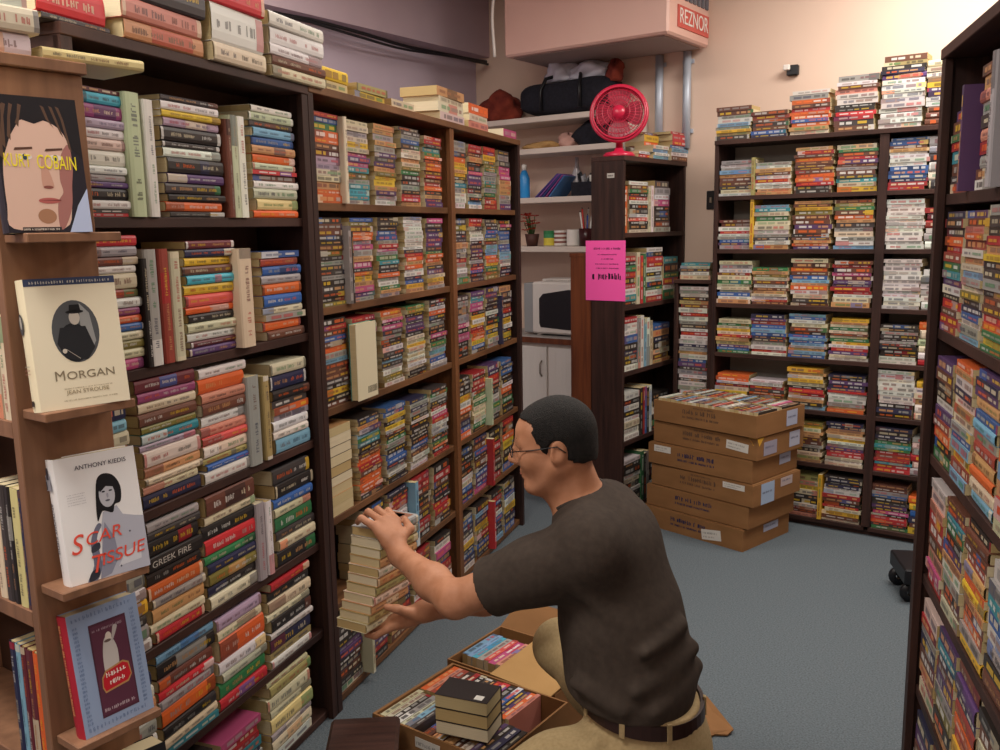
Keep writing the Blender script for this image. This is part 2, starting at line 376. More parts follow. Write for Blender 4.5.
u1(1, -2.848, .262, .02, 'k', 'right of first stack', adj='thin upright'); u1(1, -2.826, .283, .045, 'l', 'left of the tall brick red book', adj='tall upright'); u1(1, -2.779, .283, .036, 'B', 'left of second stack', adj='tall upright'); u1(1, -2.738, .275, .038, 'e', 'left of second stack')
s1(1, 2, -2.70, -2.472, 'M18n18y18s20T20y22C26o16k19G20w20M14p18', .30)
u1(1, -2.462, .275, .062, 'e', 'between second and third stacks', adj='thick upright', y=-.006)
s1(1, 3, -2.358, -2.135, 'b14B18b20l18o24b26e16l14o22s20', .262)
s1(2, 1, -3.045, -2.928, 'a10n24c16e20a20e18y14e20r16k12', .30)
s1(2, 2, -2.905, -2.676, 'M26U20e20s24v15t20L14P32a20e14e18n28', .322)
s1(2, 3, -2.672, -2.449, 'w18o26S18s22w20S18C16e22K13b12w22', .312)
u1(2, -2.442, .262, .06, 'l', 'right of third stack', adj='thick upright'); u1(2, -2.378, .252, .03, 'K', 'touching fourth stack')
s1(2, 4, -2.345, -2.135, 'e24n30k20d14o14L12w20w16c30', .278)
s1(3, 1, -3.045, -2.918, 'd16o14k14l20w16y20d13l20w16', .29)
s1(3, 2, -2.914, -2.70, 'l16d15k26k24k22o24l16a24e16R20', .315, text={3: 'GREEK FIRE'})
s1(3, 3, -2.696, -2.450, 's34e16k24R26g16n18v20k18e22', .318)
u1(3, -2.446, .235, .042, 'l', 'right of third stack'); u1(3, -2.402, .228, .03, 'w', 'touching fourth stack')
s1(3, 4, -2.362, -2.135, 'd26k24b16e16g26d16e18k26', .305)
s1(4, 1, -3.045, -2.918, 'n16w14a22l18w20k16', .25)
s1(4, 2, -2.914, -2.68, 'c16k26s20R16l18o30k20e16t12', .275)
s1(4, 3, -2.674, -2.442, 'L20e16o34w20G15g24R18', .268)
s1(4, 4, -2.436, -2.17, 'r16k18e22e14k24w12n26K12w16', .27)
s1(5, 1, -2.95, -2.72, 'kwrnewslr', .22)
s1(5, 2, -2.70, -2.50, 'mRrtnwsr', .2)
s1(5, 3, -2.49, -2.175, 'eK18e22e14Y24l12e20w14', .265)

# hardcovers and big paperbacks lying on top of the left row
GT = 'books lying on top of the left bookcases'
def st(x, codes, Ht, where, L=.25, y=-.0, D=.17, z=2.0905): return stack(LF, x, z, L, codes, Ht, where, GT, y=y, D=D)
st(-3.0, 'w24w16R22d5', .19, 'first pile on top of the nearest left bookcase', L=.2)
st(-2.735, 'o8n16d34S20a18', .23, 'second pile on top of the nearest left bookcase', L=.29, y=-.02)
st(-2.455, 'R26w45e22', .20, 'third pile on top of the nearest left bookcase', L=.25, y=-.03)
st(-2.16, 'w20w24w16s14e16', .175, 'fourth pile on top of the nearest left bookcase', L=.31, y=-.03)
st(-1.90, 'y20Y14', .07, 'low first pile on top of the longer left bookcase', L=.18, z=2.1005)
st(-1.64, 'Ky', .05, 'low second pile on top of the longer left bookcase', L=.24, z=2.1005)
st(-1.38, 'e', .03, 'lying alone after the low second pile', L=.22, y=.0, z=2.1005)
st(-.90, 'aee12P', .135, 'tall cream third pile on top of the longer left bookcase', L=.30, z=2.1005)
st(-.56, 'oeS', .11, 'fourth pile on top of the longer left bookcase', L=.26, z=2.1005)
st(-.13, 'm', .04, 'lying alone at the far end on top of the longer left bookcase', L=.2, z=2.1005)

U2 = 'longer left bookcase'; G2 = 'paperbacks on the longer left bookcase'
SH2 = [('top', 1.74), ('second', 1.40), ('third', 1.06), ('fourth', .68), ('fifth', .37), ('bottom', .035)]
XS2 = [-1.945, -1.735, -1.515, -1.295, -1.075, -.79, -.585, -.375, -.165]
def row2(row, strs, H0=.305, skips=()):
    w, z = SH2[row]
    for k, c in enumerate(strs):
        if not c: continue
        stack(LF, XS2[k]+rng.uniform(-.005, .005), z, .178, c, H0*rng.uniform(.93, 1.0), f"{ORD[k+1]} stack, {w} shelf, {U2}", G2, D=.108, y=.018)
def u2(row, x, h, T, code, n, y=.0, D=.12): 
    w, z = SH2[row]; upright(LF, x, z, h, T, code, f"{n}, {w} shelf, {U2}", G2, y, D)
row2(0, ['rbgoosMLLeeaoo', 'eeleyempmtvltTtl', 'aalalpdpavyyaplw', 'ddlbdeeaevgkdlkrRa', 'rrdtgosoosrsrodapp', 'lldoyyaydktlwww', 'rrsakdmppkdlkcw', 'rryvvglltglgdrr', 'dldmmmaaallp'])
u2(0, -1.846, .285, .022, 'e', 'between first and second stacks')
row2(1, ['dssdksvklddlkdkkv', 'bvsoolmlamdoyampl', 'kdkbblrmlgtdkolwgal', 'lwwwwwwwwdroaowwnbya', 'mdnpppdgooadpeyal', 'dvkddaldrlwlg', 'rrdwwwkdpkdldrbkd', 'dddbbvscccooyggvv', 'kmdbblbbcclwknd'])
u2(1, -1.851, .265, .018, 'l', 'beside first stack'); u2(1, -1.833, .245, .011, 'k', 'beside second stack')
row2(2, ['krsbsolcsssdkyks', 'rnkmkbklpnwmldtkml', 'oamkmdlkdwdkcdlwvvw', 'gvkpdppkeeyewewewekk', 'kdwokdldkmkglclbwl', 'dldlmkmkkk', 'pttmmkywyrrooybk', 'npdkkwkkykyll', 'adksrkywkyk'])
u2(2, -.285, .25, .02, 'n', 'between eighth and ninth stacks')
row2(3, ['', 'kdapcgtkksoorrsoooord', 'bbykyeskgllkbbnlwkk', 'nlnlkwkkkkkbnswww', 'dgldkrwmrwllkdgokr', 'kdkkywosnbo', 'rkrrsgegeeewgk', 'pnrrkdwlglk', 'bnbkkwokgkk'])
u2(3, -.487, .235, .02, 'G', 'right of seventh stack', y=-.01)
row2(4, ['', 'ktkkkdks', 'nkrrwwkslkwwo', 'rrskkskrsk', 'krsknkrrsk', 'kkdkkwebnb', 'nsbkskbpbm', 'kkrkskr', 'rkoykkb'], .28)
u2(4, -1.402, .27, .028, 'c', 'right of third stack', y=-.01); u2(4, -.486, .24, .026, 'r', 'at right of seventh stack', y=-.012)
row2(5, ['kdkkppknskl', 'npbygpkbprk', 'kbgkpnrsoas', 'rskbmkwrkm', 'kwmkrrwks', 'kbndwykbnw', 'kcnyvrkbnk', 'krbkwbnnkc', 'knbwyknb'], .28)
u2(5, -1.84, .24, .018, 'e', 'between first and second stacks', y=-.02); u2(5, -.485, .25, .022, 'R', 'beside seventh stack', y=-.012)
# the stack with its page edges turned out, fourth shelf
zz = .68
for k in range(9):
    T = .0335*rng.uniform(.9, 1.1); L = .175
    book(LF.p(-1.955+rng.uniform(-.003, .003), .13, zz), -LF.X, -LF.Y, LF.Z, L, T-.0005, .108, rng.choice('aesd'), f"paperback with page edges turned out, {ORD[9-k]} from top, fourth shelf, {U2}", 'paperbacks with page edges turned out on the fourth shelf', pages_out=True)
    zz += T
# cream back cover standing face out
t = empty('hardcover_book', basis(LF.p(-1.80, -.02, 1.0605), LF.X, LF.Y, LF.Z), 'cream book standing back cover out with a barcode, longer left bookcase', 'book')
m = MB(); m.box((-.075, 0, 0), (.075, .002, .27), lin('#d8cfb2')); m.box((.073, 0, 0), (.0755, .026, .27), lin('#4f8a80')); m.box((-.075, .026, 0), (.0755, .028, .27), lin('#4f8a80'))
for k in range(16): m.box((-.0+k*.0045, -.0004, .018), (-.0+k*.0045+rng.uniform(.001, .003), 0, .042), lin('#4a463c'))
m.build('cover', M['cover'], t)
m = MB(); m.box((-.073, .0025, .003), (.072, .0255, .267), PAGE[0]); m.build('page_block', M['page'], t)

# ------------------------------------------------------------------ end-cap display with face-out books
KX = Vector((-.9145, 1.670, 0)); DF = Frame(KX, math.atan2(E2.y, E2.x))   # x along the end panel, y into the case
t = empty('display_bookcase', DF.p(.095, .0, 0), 'brown bookcase end panel with small ledges for face-out books, cut off at left', 'bookcase', None, DF.a)
m = MB(); m.box((-.095, 0, 0), (.095, .025, 1.955), bev=.002); m.build('end_panel', M['oak'], t)
LED = [1.655, 1.325, .975, .655, .32]
for z in LED:
    m = MB(); m.box((-.085, -.085, z-.018), (.098, -.0005, z), bev=.002); m.build('ledge', M['oak'], t)
SHD = [.10, .56, .915, 1.30, 1.64]
for z in SHD:
    m = MB(); m.box((-.094, .026, z-.035), (.085, .6, z), bev=.002); m.build('shelf', M['oak'], t)
m = MB(); m.box((-.1, -.012, 1.9555), (.1, .6, 1.978), bev=.002); m.build('top_board', M['oak'], t)
m = MB(); m.box((.086, .026, .05), (.095, .6, 1.955)); m.build('back_panel', M['board'], t)
m = MB(); m.box((-.09, .6, 0), (.095, .62, 1.955)); m.build('side_panel', M['oak'], t)
# upright books on its shelves, spines facing us (x_local = along the shelf)
DG = Frame(DF.p(0, 0, 0), DF.a+math.pi/2)     # X = into the case (leftwards), Y = away from camera?  -> use own basis below
def dbook(z, dist, h, T, code, lab):
    # spine faces -x of DF; thickness runs along DF.Y
    book(DF.p(.004, dist, z)+Vector((0, 0, h/2)), DF.Z, DF.X, DF.Y, h, T, .15, code, lab, 'upright books on the cut-off bookcase at left')
d = .03
for T, c, n in ((.016, 'n', 'nearest the brown end panel'), (.032, 'Y', 'second from the end panel'), (.022, 'k', 'third from the end panel'), (.03, 'd', 'fourth from the end panel'), (.03, 'e', 'fifth from end panel')):
    dbook(.9155, d, .245, T, c, f"upright {PAL[c][1]} book {n}, cut-off left bookcase"); d += T+.0006
d = .03
for T, c, n in ((.026, 'o', 'nearest the end panel'), (.028, 'M', 'second from end panel'), (.02, 'M', 'third from end panel'), (.02, 'c', 'fourth from end panel'), (.024, 'n', 'fifth from end panel')):
    dbook(.5605, d, .26, T, c, f"upright {PAL[c][1]} book {n}, lower shelf, cut-off left bookcase"); d += T+.0006
d = .03
for T, c, n in ((.03, 'e', 'nearest the end panel'), (.03, 'e', 'second from end panel'), (.03, 'e', 'third from end panel')):
    dbook(1.3005, d, .2, T, c, f"upright {PAL[c][1]} book {n}, upper shelf, cut-off left bookcase"); d += T+.0006
# books on its top
book(DF.p(.222, .0, 1.979), DF.X, DF.Y, DF.Z, .21, .022, .15, 'Y', 'pale yellow book lying flat on the face-out display top', GT)
book(DF.p(.02, .01, 1.979), DF.X, DF.Y, DF.Z, .16, .04, .2, 'w', 'thick white book lying on the face-out display top', GT)
book(DF.p(.03, .0, 1.979+.0405), DF.X, DF.Y, DF.Z, .17, .045, .2, 'e', 'thick cream book second on the face-out display top', GT)
book(DF.p(.02, .01, 1.979+.086), DF.X, DF.Y, DF.Z, .16, .05, .2, 'w', 'topmost white book of the pile over the display', GT)
def printed(m, pts, y, col):                       # a flat printed shape on a cover: points are (x, z)
    m.face([(x, y, z) for x, z in pts], lin(col))
def curve(pts, k=4):                                 # rounded version of a printed outline
    n = len(pts); out = []
    for i in range(n):
        a, b, c, d = (pts[(i+j-1) % n] for j in range(4))
        for q in range(k):
            t = q/k; out.append(tuple(.5*(2*b[e]+(c[e]-a[e])*t+(2*a[e]-5*b[e]+4*c[e]-d[e])*t*t+(3*b[e]-a[e]-3*c[e]+d[e])*t**3) for e in (0, 1)))
    return out
def ell(cx, cz, rx, rz, n=22, a=0.):
    return [(cx+rx*math.cos(t)*math.cos(a)-rz*math.sin(t)*math.sin(a), cz+rx*math.cos(t)*math.sin(a)+rz*math.sin(t)*math.cos(a)) for t in [2*math.pi*k/n for k in range(n)]]
def faceout(x, off, z, ang, lean, W, Hh, T, ccol, scol, label):
    """a book standing face out on a ledge: local x along the cover from the spine, y away from us"""
    X = Vector((math.cos(ang), math.sin(ang), 0)); Y0 = Vector((-X.y, X.x, 0)); Zv = Vector((0, 0, 1))
    Z = Zv*math.cos(lean)+Y0*math.sin(lean); Y = Y0*math.cos(lean)-Zv*math.sin(lean)
    t = empty('face_out_book', basis(DF.p(x, -off, z), X, Y, Z), label, 'book', 'books displayed face out')
    m = MB(); c = .0014
    m.box((0, 0, 0), (W, c, Hh), lin(ccol)); m.box((0, T-c, 0), (W, T, Hh), lin(ccol))
    n = 6; pr = [(-.005*math.sin(math.pi*k/n), T*k/n) for k in range(n+1)]
    for k in range(n):
        (a, b), (e, f) = pr[k], pr[k+1]
        m.face([(a, b, 0), (a, b, Hh), (e, f, Hh), (e, f, 0)], lin(scol), 0, True)
        m.face([(a, b, 0), (e, f, 0), (.002, f, 0), (.002, b, 0)], lin(scol)); m.face([(a, b, Hh), (.002, b, Hh), (.002, f, Hh), (e, f, Hh)], lin(scol))
    cv = m.build('cover', M['cover'], t)
    m = MB(); m.box((.0, c, .002), (W-.003, T-c, Hh-.002), PAGE[2]); m.build('page_block', M['page'], t)
    return t, cv
def ctext(cv, s, x, z, size, col, y=-.0006, rot=0., sx=1., shear=0., name='title'):
    X = Vector((math.cos(rot), 0, math.sin(rot))); Z = Vector((-math.sin(rot), 0, math.cos(rot)))
    k = 'ink_'+col
    m = bpy.data.materials.get(k) or plain(k, '#'+col, .6)
    return text_obj(s, name, size, m, cv, basis(Vector((x, y, z)), X, Z, Vector((0, -1, 0))), .0001, sx, shear=shear)
def stext(cv, s, z, size, col, T, sx=1., name='spine_title'):
    k = 'ink_'+col
    m = bpy.data.materials.get(k) or plain(k, '#'+col, .6)
    return text_obj(s, name, size, m, cv, basis(Vector((-.0062, T/2, z)), Vector((0, 0, -1)), Vector((0, -1, 0)), Vector((-1, 0, 0))), .0001, sx)
A44 = R(46); A36 = R(54)
# 1 close-up portrait
t, cv = faceout(-.012, .068, 1.6555, A44, R(7), .146, .245, .03, '#201c24', '#2a2630', 'book with a close-up face on its cover, topmost face-out display book')
m = MB(); W, Hh = .146, .245
S = lambda pts: [(x*W, z*Hh) for x, z in pts]
printed(m, S([(0, 0), (1, 0), (1, 1), (0, 1)]), -.0003, '#26222c')
printed(m, S([(.72, 0), (1, 0), (1, .33), (.86, .2)]), -.0005, '#b9c6e6')
printed(m, S(curve([(.06, .03), (.66, .03), (.78, .18), (.82, .35), (.86, .5), (.84, .66), (.74, .78), (.5, .84), (.3, .82), (.14, .72), (.04, .5), (.02, .2)])), -.0005, '#dcb9a8')
printed(m, S(curve([(.66, .03), (.78, .18), (.82, .35), (.86, .5), (.84, .66), (.72, .56), (.68, .4), (.7, .3), (.62, .22), (.6, .05)])), -.0006, '#a6706a')
printed(m, S([(0, 1), (1, 1), (1, .55), (.88, .62), (.8, .76), (.62, .84), (.46, .8), (.3, .83), (.16, .7), (.06, .55), (0, .5)]), -.0007, '#1e1a1f')
for a, b, c_ in ((.02, .56, .08), (.06, .64, .12), (.13, .70, .2), (.24, .80, .3), (.66, .80, .56), (.76, .74, .66), (.84, .63, .74)): printed(m, S([(a, b), (a+.035, b-.03), ((a+c_)/2+.03, .84), (c_+.04, .93), (c_, .94), ((a+c_)/2, .84)]), -.0008, '#5e4638')
for cx in (.3, .66): printed(m, S(ell(cx, .555, .085, .022)), -.0008, '#e8dcd6'); printed(m, S(ell(cx, .555, .03, .022)), -.0009, '#3a4a5c'); printed(m, S([(cx-.12, .60), (cx+.1, .615), (cx+.1, .63), (cx-.1, .62)]), -.0009, '#5a3c30')
printed(m, S(curve([(.5, .56), (.6, .36), (.55, .33), (.46, .35)])), -.0008, '#c99a88'); printed(m, S(ell(.53, .335, .06, .012)), -.0009, '#8a5148')
printed(m, S(ell(.52, .235, .13, .022)), -.0008, '#b4605c'); printed(m, S([(.38, .237), (.66, .243), (.66, .236)]), -.0009, '#6c3432')
printed(m, S(ell(.47, .12, .11, .055)), -.0007, '#a87a5e')
printed(m, S([(.16, .012), (.62, .012), (.62, .04), (.16, .04)]), -.0008, '#3d3535'); m.letters((.17*W, -.001, .016*Hh), (1, 0, 0), (0, 0, 1), .43*W, .0042, lin('#d5cbc0'), rng)
m.build('cover_picture', M['flat'], cv)
ctext(cv, 'KURT', .030, .128, .033, 'f2e32e', sx=.55, rot=-.03, y=-.0012); ctext(cv, 'COBAIN', .098, .126, .036, 'f2e32e', sx=.52, rot=-.03, y=-.0012)
# 2 white biography
t, cv = faceout(.012, .068, 1.3255, A44, R(7), .168, .247, .04, '#f3ead0', '#efe4c4', 'white book titled MORGAN with an oval photo, second face-out display book')
m = MB(); W, Hh = .168, .247
printed(m, S([(.0, .945), (1, .945), (1, 1), (0, 1)]), -.0003, '#3a4566'); m.letters((.06*W, -.0006, .958*Hh), (1, 0, 0), (0, 0, 1), .88*W, .006, lin('#c9c8c0'), rng, gap=.9)
printed(m, S(ell(.49, .585, .26, .24, 32)), -.0003, '#55585c')
printed(m, S([(.56, .8), (.66, .72), (.7, .5), (.6, .38), (.54, .55)]), -.0005, '#9a9c9c')
printed(m, S(ell(.46, .5, .17, .15)), -.0006, '#1f2126'); printed(m, S([(.32, .62), (.6, .62), (.68, .45), (.58, .36), (.36, .38), (.27, .5)]), -.0007, '#24262b')
printed(m, S(ell(.49, .69, .06, .055)), -.0008, '#c4bdb2'); printed(m, S(ell(.5, .735, .1, .014)), -.0009, '#17181c'); printed(m, S([(.44, .735), (.57, .735), (.56, .79), (.45, .79)]), -.0009, '#17181c')
printed(m, S(ell(.34, .44, .025, .018)), -.0009, '#cfc8bc'); printed(m, S([(.36, .45), (.5, .37), (.5, .375), (.36, .455)]), -.001, '#b6b0a6')
m.letters((.28*W, -.0004, .145*Hh), (1, 0, 0), (0, 0, 1), .55*W, .003, lin('#b9ab90'), rng); m.letters((.26*W, -.0004, .055*Hh), (1, 0, 0), (0, 0, 1), .6*W, .003, lin('#b9ab90'), rng)
m.build('cover_picture', M['flat'], cv)
ctext(cv, 'M', .042, .062, .027, '8b7f68'); ctext(cv, 'ORGAN', .1, .061, .021, '8b7f68', sx=1.22)
ctext(cv, 'JEAN STROUSE', .09, .03, .0105, 'a89878', sx=1.15, name='author')
m = MB(); m.face([(-.0062, .02+.010*math.cos(a), .165+.02*math.sin(a)) for a in [2*math.pi*k/20 for k in range(20)]], lin('#4c4d50')); m.face([(-.0065, .02+.005*math.cos(a), .168+.012*math.sin(a)) for a in [2*math.pi*k/14 for k in range(14)]], lin('#b1aca2'))
for k, q in enumerate((.085, .078, .071)): m.letters((-.0062, .034, q), (0, -1, 0), (0, 0, 1), .028, .0032, lin('#b98a78' if k else '#a49a86'), rng)
m.box((-.0064, .013, .012), (-.0055, .023, .022), lin('#3b2f2a')); m.build('spine_print', M['flat'], cv)
# 3 white memoir with grey photo and red handwriting
t, cv = faceout(.036, .068, .9755, A44, R(8), .158, .25, .04, '#f2f2f4', '#ebeaec', 'white book with SCAR TISSUE in red handwriting over a grey photo')
m = MB(); W, Hh = .158, .25
printed(m, S([(.36, 0), (1, 0), (1, .42), (.88, .44), (.74, .47), (.68, .55), (.5, .52), (.46, .42), (.42, .2)]), -.0003, '#b9bccb')
printed(m, S([(.36, 0), (.5, .02), (.62, .14), (.6, .3), (.5, .44), (.42, .2)]), -.0005, '#8d90a4')
printed(m, S(curve([(.2, 0), (.32, 0), (.4, .12), (.38, .32), (.46, .42), (.4, .43), (.3, .3), (.3, .12)])), -.0006, '#70748a')
printed(m, S(curve([(.22, .0), (.34, .02), (.36, .09), (.26, .07)])), -.0007, '#30323f'); printed(m, S(curve([(.3, .22), (.4, .24), (.4, .29), (.31, .27)])), -.0007, '#3a3c4a')
printed(m, S([(.6, .06), (.9, .08), (.92, .2), (.7, .16)]), -.0005, '#d6d8e2'); printed(m, S(ell(.8, .32, .012, .008)), -.0007, '#55576a'); printed(m, S(ell(.63, .06, .012, .008)), -.0007, '#55576a')
printed(m, S(curve([(.42, .46), (.46, .74), (.54, .82), (.68, .8), (.76, .7), (.74, .58), (.66, .56), (.62, .5), (.5, .53)])), -.0006, '#17171d')
printed(m, S(ell(.58, .65, .1, .1)), -.0007, '#bfc1cb'); printed(m, S([(.47, .74), (.56, .77), (.7, .75), (.7, .7), (.58, .72), (.5, .68)]), -.0008, '#17171d')
for cx in (.54, .63): printed(m, S(ell(cx, .68, .022, .007)), -.0009, '#30313a')
printed(m, S(ell(.585, .645, .014, .02)), -.0008, '#9b9dab'); printed(m, S(ell(.58, .605, .03, .008)), -.0009, '#5c5d6a')
for k in range(5): m.letters((.1*W, -.0004, (.70-.02*k)*Hh), (1, 0, 0), (0, 0, 1), .22*W, .0022, lin('#c3c2c8'), rng)
m.build('cover_picture', M['flat'], cv)
ctext(cv, 'ANTHONY KIEDIS', .088, .226, .0125, '2b2b45', sx=1.0, name='author')
ctext(cv, 'S', .018, .076, .055, 'e8513f', y=-.0012, shear=.3, sx=.9); ctext(cv, 'CAR', .072, .084, .034, 'e8513f', y=-.0012, rot=.08, shear=.25, sx=1.1)
ctext(cv, 'T', .05, .03, .05, 'e8513f', y=-.0012, shear=.3); ctext(cv, 'ISSUE', .105, .04, .034, 'e8513f', y=-.0012, rot=.1, shear=.25, sx=1.12)
stext(cv, 'ANTHONY KIEDIS', .115, .0125, '2b2b45', .04)
m = MB(); m.face([(-.0062, .008, .19), (-.0062, .034, .19), (-.0062, .032, .22), (-.0062, .012, .225)], lin('#9a9aa6')); m.face([(-.0065, .016, .212), (-.0065, .027, .212), (-.0065, .026, .235), (-.0065, .017, .235)], lin('#3c3c46'))
m.face([(-.0065, .027, .192), (-.0065, .033, .192), (-.0065, .033, .208), (-.0065, .028, .208)], lin('#4a4a55')); m.letters((-.0062, .015, .065), (0, 0, -1), (0, 1, 0), .04, .003, lin('#a9a9b5'), rng); m.build('spine_print', M['flat'], cv)
# 4 blue book with dark red panel
t, cv = faceout(.034, .07, .6555, A36, R(8), .152, .252, .036, '#93a7c9', '#ae2638', 'blue-grey book with a red plaque and red spine, lowest whole face-out book')
m = MB(); W, Hh = .152, .252
for q in range(2):
    for k in range(16): m.letters(((.06+.054*k)*W, -.0004, (.935 if q else .035)*Hh), (1, 0, 0), (0, 0, 1), .045*W, .009, lin('#6f84ab'), rng, words=False)
    for k in range(24): m.letters(((.06 if q else .87)*W, -.0004, (.09+.034*k)*Hh), (1, 0, 0), (0, 0, 1), .07*W, .006, lin('#6f84ab'), rng, words=False)
printed(m, S([(.27, .1), (.8, .1), (.8, .87), (.27, .87)]), -.0004, '#4f2a3c'); printed(m, S([(.29, .12), (.78, .12), (.78, .85), (.29, .85)]), -.0005, '#5d3145')
printed(m, S(curve([(.42, .42), (.58, .42), (.62, .6), (.56, .72), (.5, .74), (.44, .7), (.4, .55)])), -.0006, '#c9c4c2'); printed(m, S(ell(.52, .73, .045, .04)), -.0007, '#d9cfc6'); printed(m, S(curve([(.56, .68), (.64, .76), (.66, .8), (.6, .8)])), -.0007, '#b8b1b0'); printed(m, S(ell(.5, .7, .05, .012)), -.0008, '#6a5a55')
printed(m, S([(.33, .34), (.36, .29), (.7, .31), (.76, .36), (.74, .47), (.66, .5), (.4, .47), (.34, .42)]), -.0009, '#b98a5a'); printed(m, S([(.345, .345), (.37, .305), (.69, .325), (.745, .365), (.725, .46), (.655, .485), (.41, .455), (.355, .41)]), -.001, '#c4202f')
m.letters((.40*W, -.0013, .405*Hh), (.99, 0, .06), (0, 0, 1), .32*W, .011, lin('#f1ece6'), rng, words=False); m.letters((.44*W, -.0013, .34*Hh), (.99, 0, .06), (0, 0, 1), .24*W, .011, lin('#f1ece6'), rng, words=False)
m.letters((.31*W, -.0008, .80*Hh), (1, 0, 0), (0, 0, 1), .45*W, .006, lin('#9d8794'), rng); m.letters((.31*W, -.0008, .14*Hh), (1, 0, 0), (0, 0, 1), .45*W, .008, lin('#b9a6b0'), rng)
m.build('cover_picture', M['flat'], cv)
m = MB(); m.letters((-.0062, .014, .235), (0, 0, -1), (0, 1, 0), .19, .009, lin('#d9a06a'), rng); m.build('spine_print', M['flat'], cv)
# 5 top of a thick book on the lowest ledge
t, cv = faceout(.045, .075, .3205, A44, R(8), .16, .245, .06, '#1b1b20', '#26262c', 'thick book with black cover and cream top edge at bottom of display')

# ------------------------------------------------------------------ end case with the pink notice
TF = Frame((.68, 4.93), R(53.5))
tb = bookcase('bookcase', TF, 0, .78, .2, [.04, .44, .84, 1.21, 1.61], 2.02, .04, 'tall narrow dark bookcase with a pink notice on its end', (M['dark'], M['dark_u']), th=.026, up=.024)
m = MB(); m.box((-.39-.0015, .055, 1.905), (-.39, .10, 1.93), lin('#b9b4ae')); m.letters((-.3925, .095, 1.912), (0, -1, 0), (0, 0, 1), .035, .010, lin('#5a5654'), rng); m.build('label', M['flat'], tb)
lowf = Frame(TF.p(.78, .336, 0), R(53.5+180))
bookcase('low_bookcase', lowf, 0, .78, .132, [.04, .5, 1.0], 1.50, .04, 'reddish brown low bookcase backed against the dark pink-notice bookcase', (M['red'], M['red']), th=.022)
t = empty('notice', TF.p(-.0035, .108, 1.405), 'bright pink paper notice on the end of the dark narrow bookcase', 'notice', None, TF.a)
m = MB(); m.box((-.0005, -.125, -.165), (.0005, .125, .165)); m.build('paper', M['pinkp'], t)
m = MB(); inkc = lin('#5e2346'); o = -.0012
def nl(w, h, z, col=inkc): m.letters((o, w/2-.012, z), (0, -1, 0), (0, 0, 1), w, h, col, rng)
nl(.17, .013, .115); nl(.12, .008, .085); nl(.075, .010, .06); nl(.15, .008, .033); nl(.14, .008, .01); nl(.19, .038, -.05, lin('#241225'))
m.build('lettering', M['flat'], t)
GP = 'books on the pink-notice bookcase'
def thin_row(z, w, spec, Ht):
    """spec: list of ('s', codes, length, height) or ('u', code, thickness, height)"""
    x = .035; k = 0; n = 0
    for q in spec:
        if q[0] == 's':
            k += 1; stack(TF, x+q[2]/2, z, q[2], q[1], q[3], f"{ORD[k]} stack, {w} shelf, pink-notice bookcase", GP, y=.012, D=.14); x += q[2]+.01
        else:
            n += 1; upright(TF, x, z, q[3], q[2], q[1], f"{ORD[n]} from left, {w} shelf, pink-notice bookcase", GP, .008, .15); x += q[2]+.002
thin_row(1.61, 'top', [('u', 'o', .05, .25), ('s', 'wsgdrwkdwCkke', .23, .28), ('u', 'e', .03, .25), ('u', 'w', .03, .26), ('s', 'dlwmkdksl', .2, .29)], 0)
thin_row(1.21, 'second', [('s', 'rkgrkrwtk', .15, .27), ('u', 'e', .04, .29), ('u', 'R', .03, .27), ('u', 'g', .03, .28), ('s', 'wkRrwkGkgwr', .21, .31), ('s', 'tkgrwg', .2, .25)], 0)
thin_row(.84, 'third', [('s', 'rwwbkndkw', .17, .3), ('u', 'l', .03, .29), ('u', 'w', .04, .3), ('u', 'c', .03, .28), ('u', 'w', .04, .28), ('u', 'e', .03, .26), ('s', 'bankesa', .22, .23)], 0)
thin_row(.44, 'fourth', [('s', 'wkwkweww', .2, .27), ('u', 'k', .03, .28), ('u', 'r', .02, .28), ('u', 'b', .025, .28), ('u', 'k', .03, .27), ('u', 'w', .03, .28), ('s', 'kdwkgk', .22, .22)], 0)
thin_row(.04, 'bottom', [('s', 'wkkwekwkdw', .22, .28), ('u', 'g', .03, .3), ('u', 'k', .03, .28), ('u', 'l', .03, .29), ('s', 'kdkwk', .24, .2)], 0)
# things standing on top of it
t = empty('desk_fan', TF.p(.13, .10, 2.0205), 'red round desk fan on top of the pink-notice bookcase', 'fan', None, R(-100))
FR = .15; tilt = Matrix.Translation((.0, 0, .235)) @ Matrix.Rotation(R(80), 4, 'Y')
m = MB(); m.lathe([(.0, 0), (.085, 0), (.088, .012), (.075, .026), (.03, .034), (.022, .05), (0, .05)], seg=28); m.build('base', M['redp'], t)
m = MB(); m.tube([(-.045, 0, .03), (-.05, 0, .12), (-.035, 0, .22)], [.022, .018, .026], 12); m.build('neck', M['redp'], t)
m = MB(); m.lathe([(0, -.09), (.045, -.085), (.055, -.06), (.05, -.03), (.0, -.028)], seg=20); m.v = [tuple(tilt @ Vector(v)) for v in m.v]; m.build('motor_housing', M['redp2'], t)
def ring(r, z, w): return [(r*math.cos(2*math.pi*k/40), r*math.sin(2*math.pi*k/40), z) for k in range(40)]
m = MB(); m.tube(ring(FR, .0, 0), .012, 8, closed=True); m.tube(ring(FR-.008, .02, 0), .006, 6, closed=True); m.tube(ring(FR-.008, -.03, 0), .006, 6, closed=True); m.v = [tuple(tilt @ Vector(v)) for v in m.v]; m.build('rim', M['redp'], t)
m = MB()
for r_, z_ in ((.12, .032), (.09, .038), (.06, .042)): m.tube(ring(r_, z_, 0), .0022, 5, closed=True); m.tube(ring(r_, -z_, 0), .0022, 5, closed=True)
for k in range(36):
    a = 2*math.pi*k/36
    for sg_ in (1, -1): m.tube([(.035*math.cos(a), .035*math.sin(a), .044*sg_), (.09*math.cos(a+.12), .09*math.sin(a+.12), .038*sg_), (FR*math.cos(a+.22), FR*math.sin(a+.22), .008*sg_)], .0018, 4)
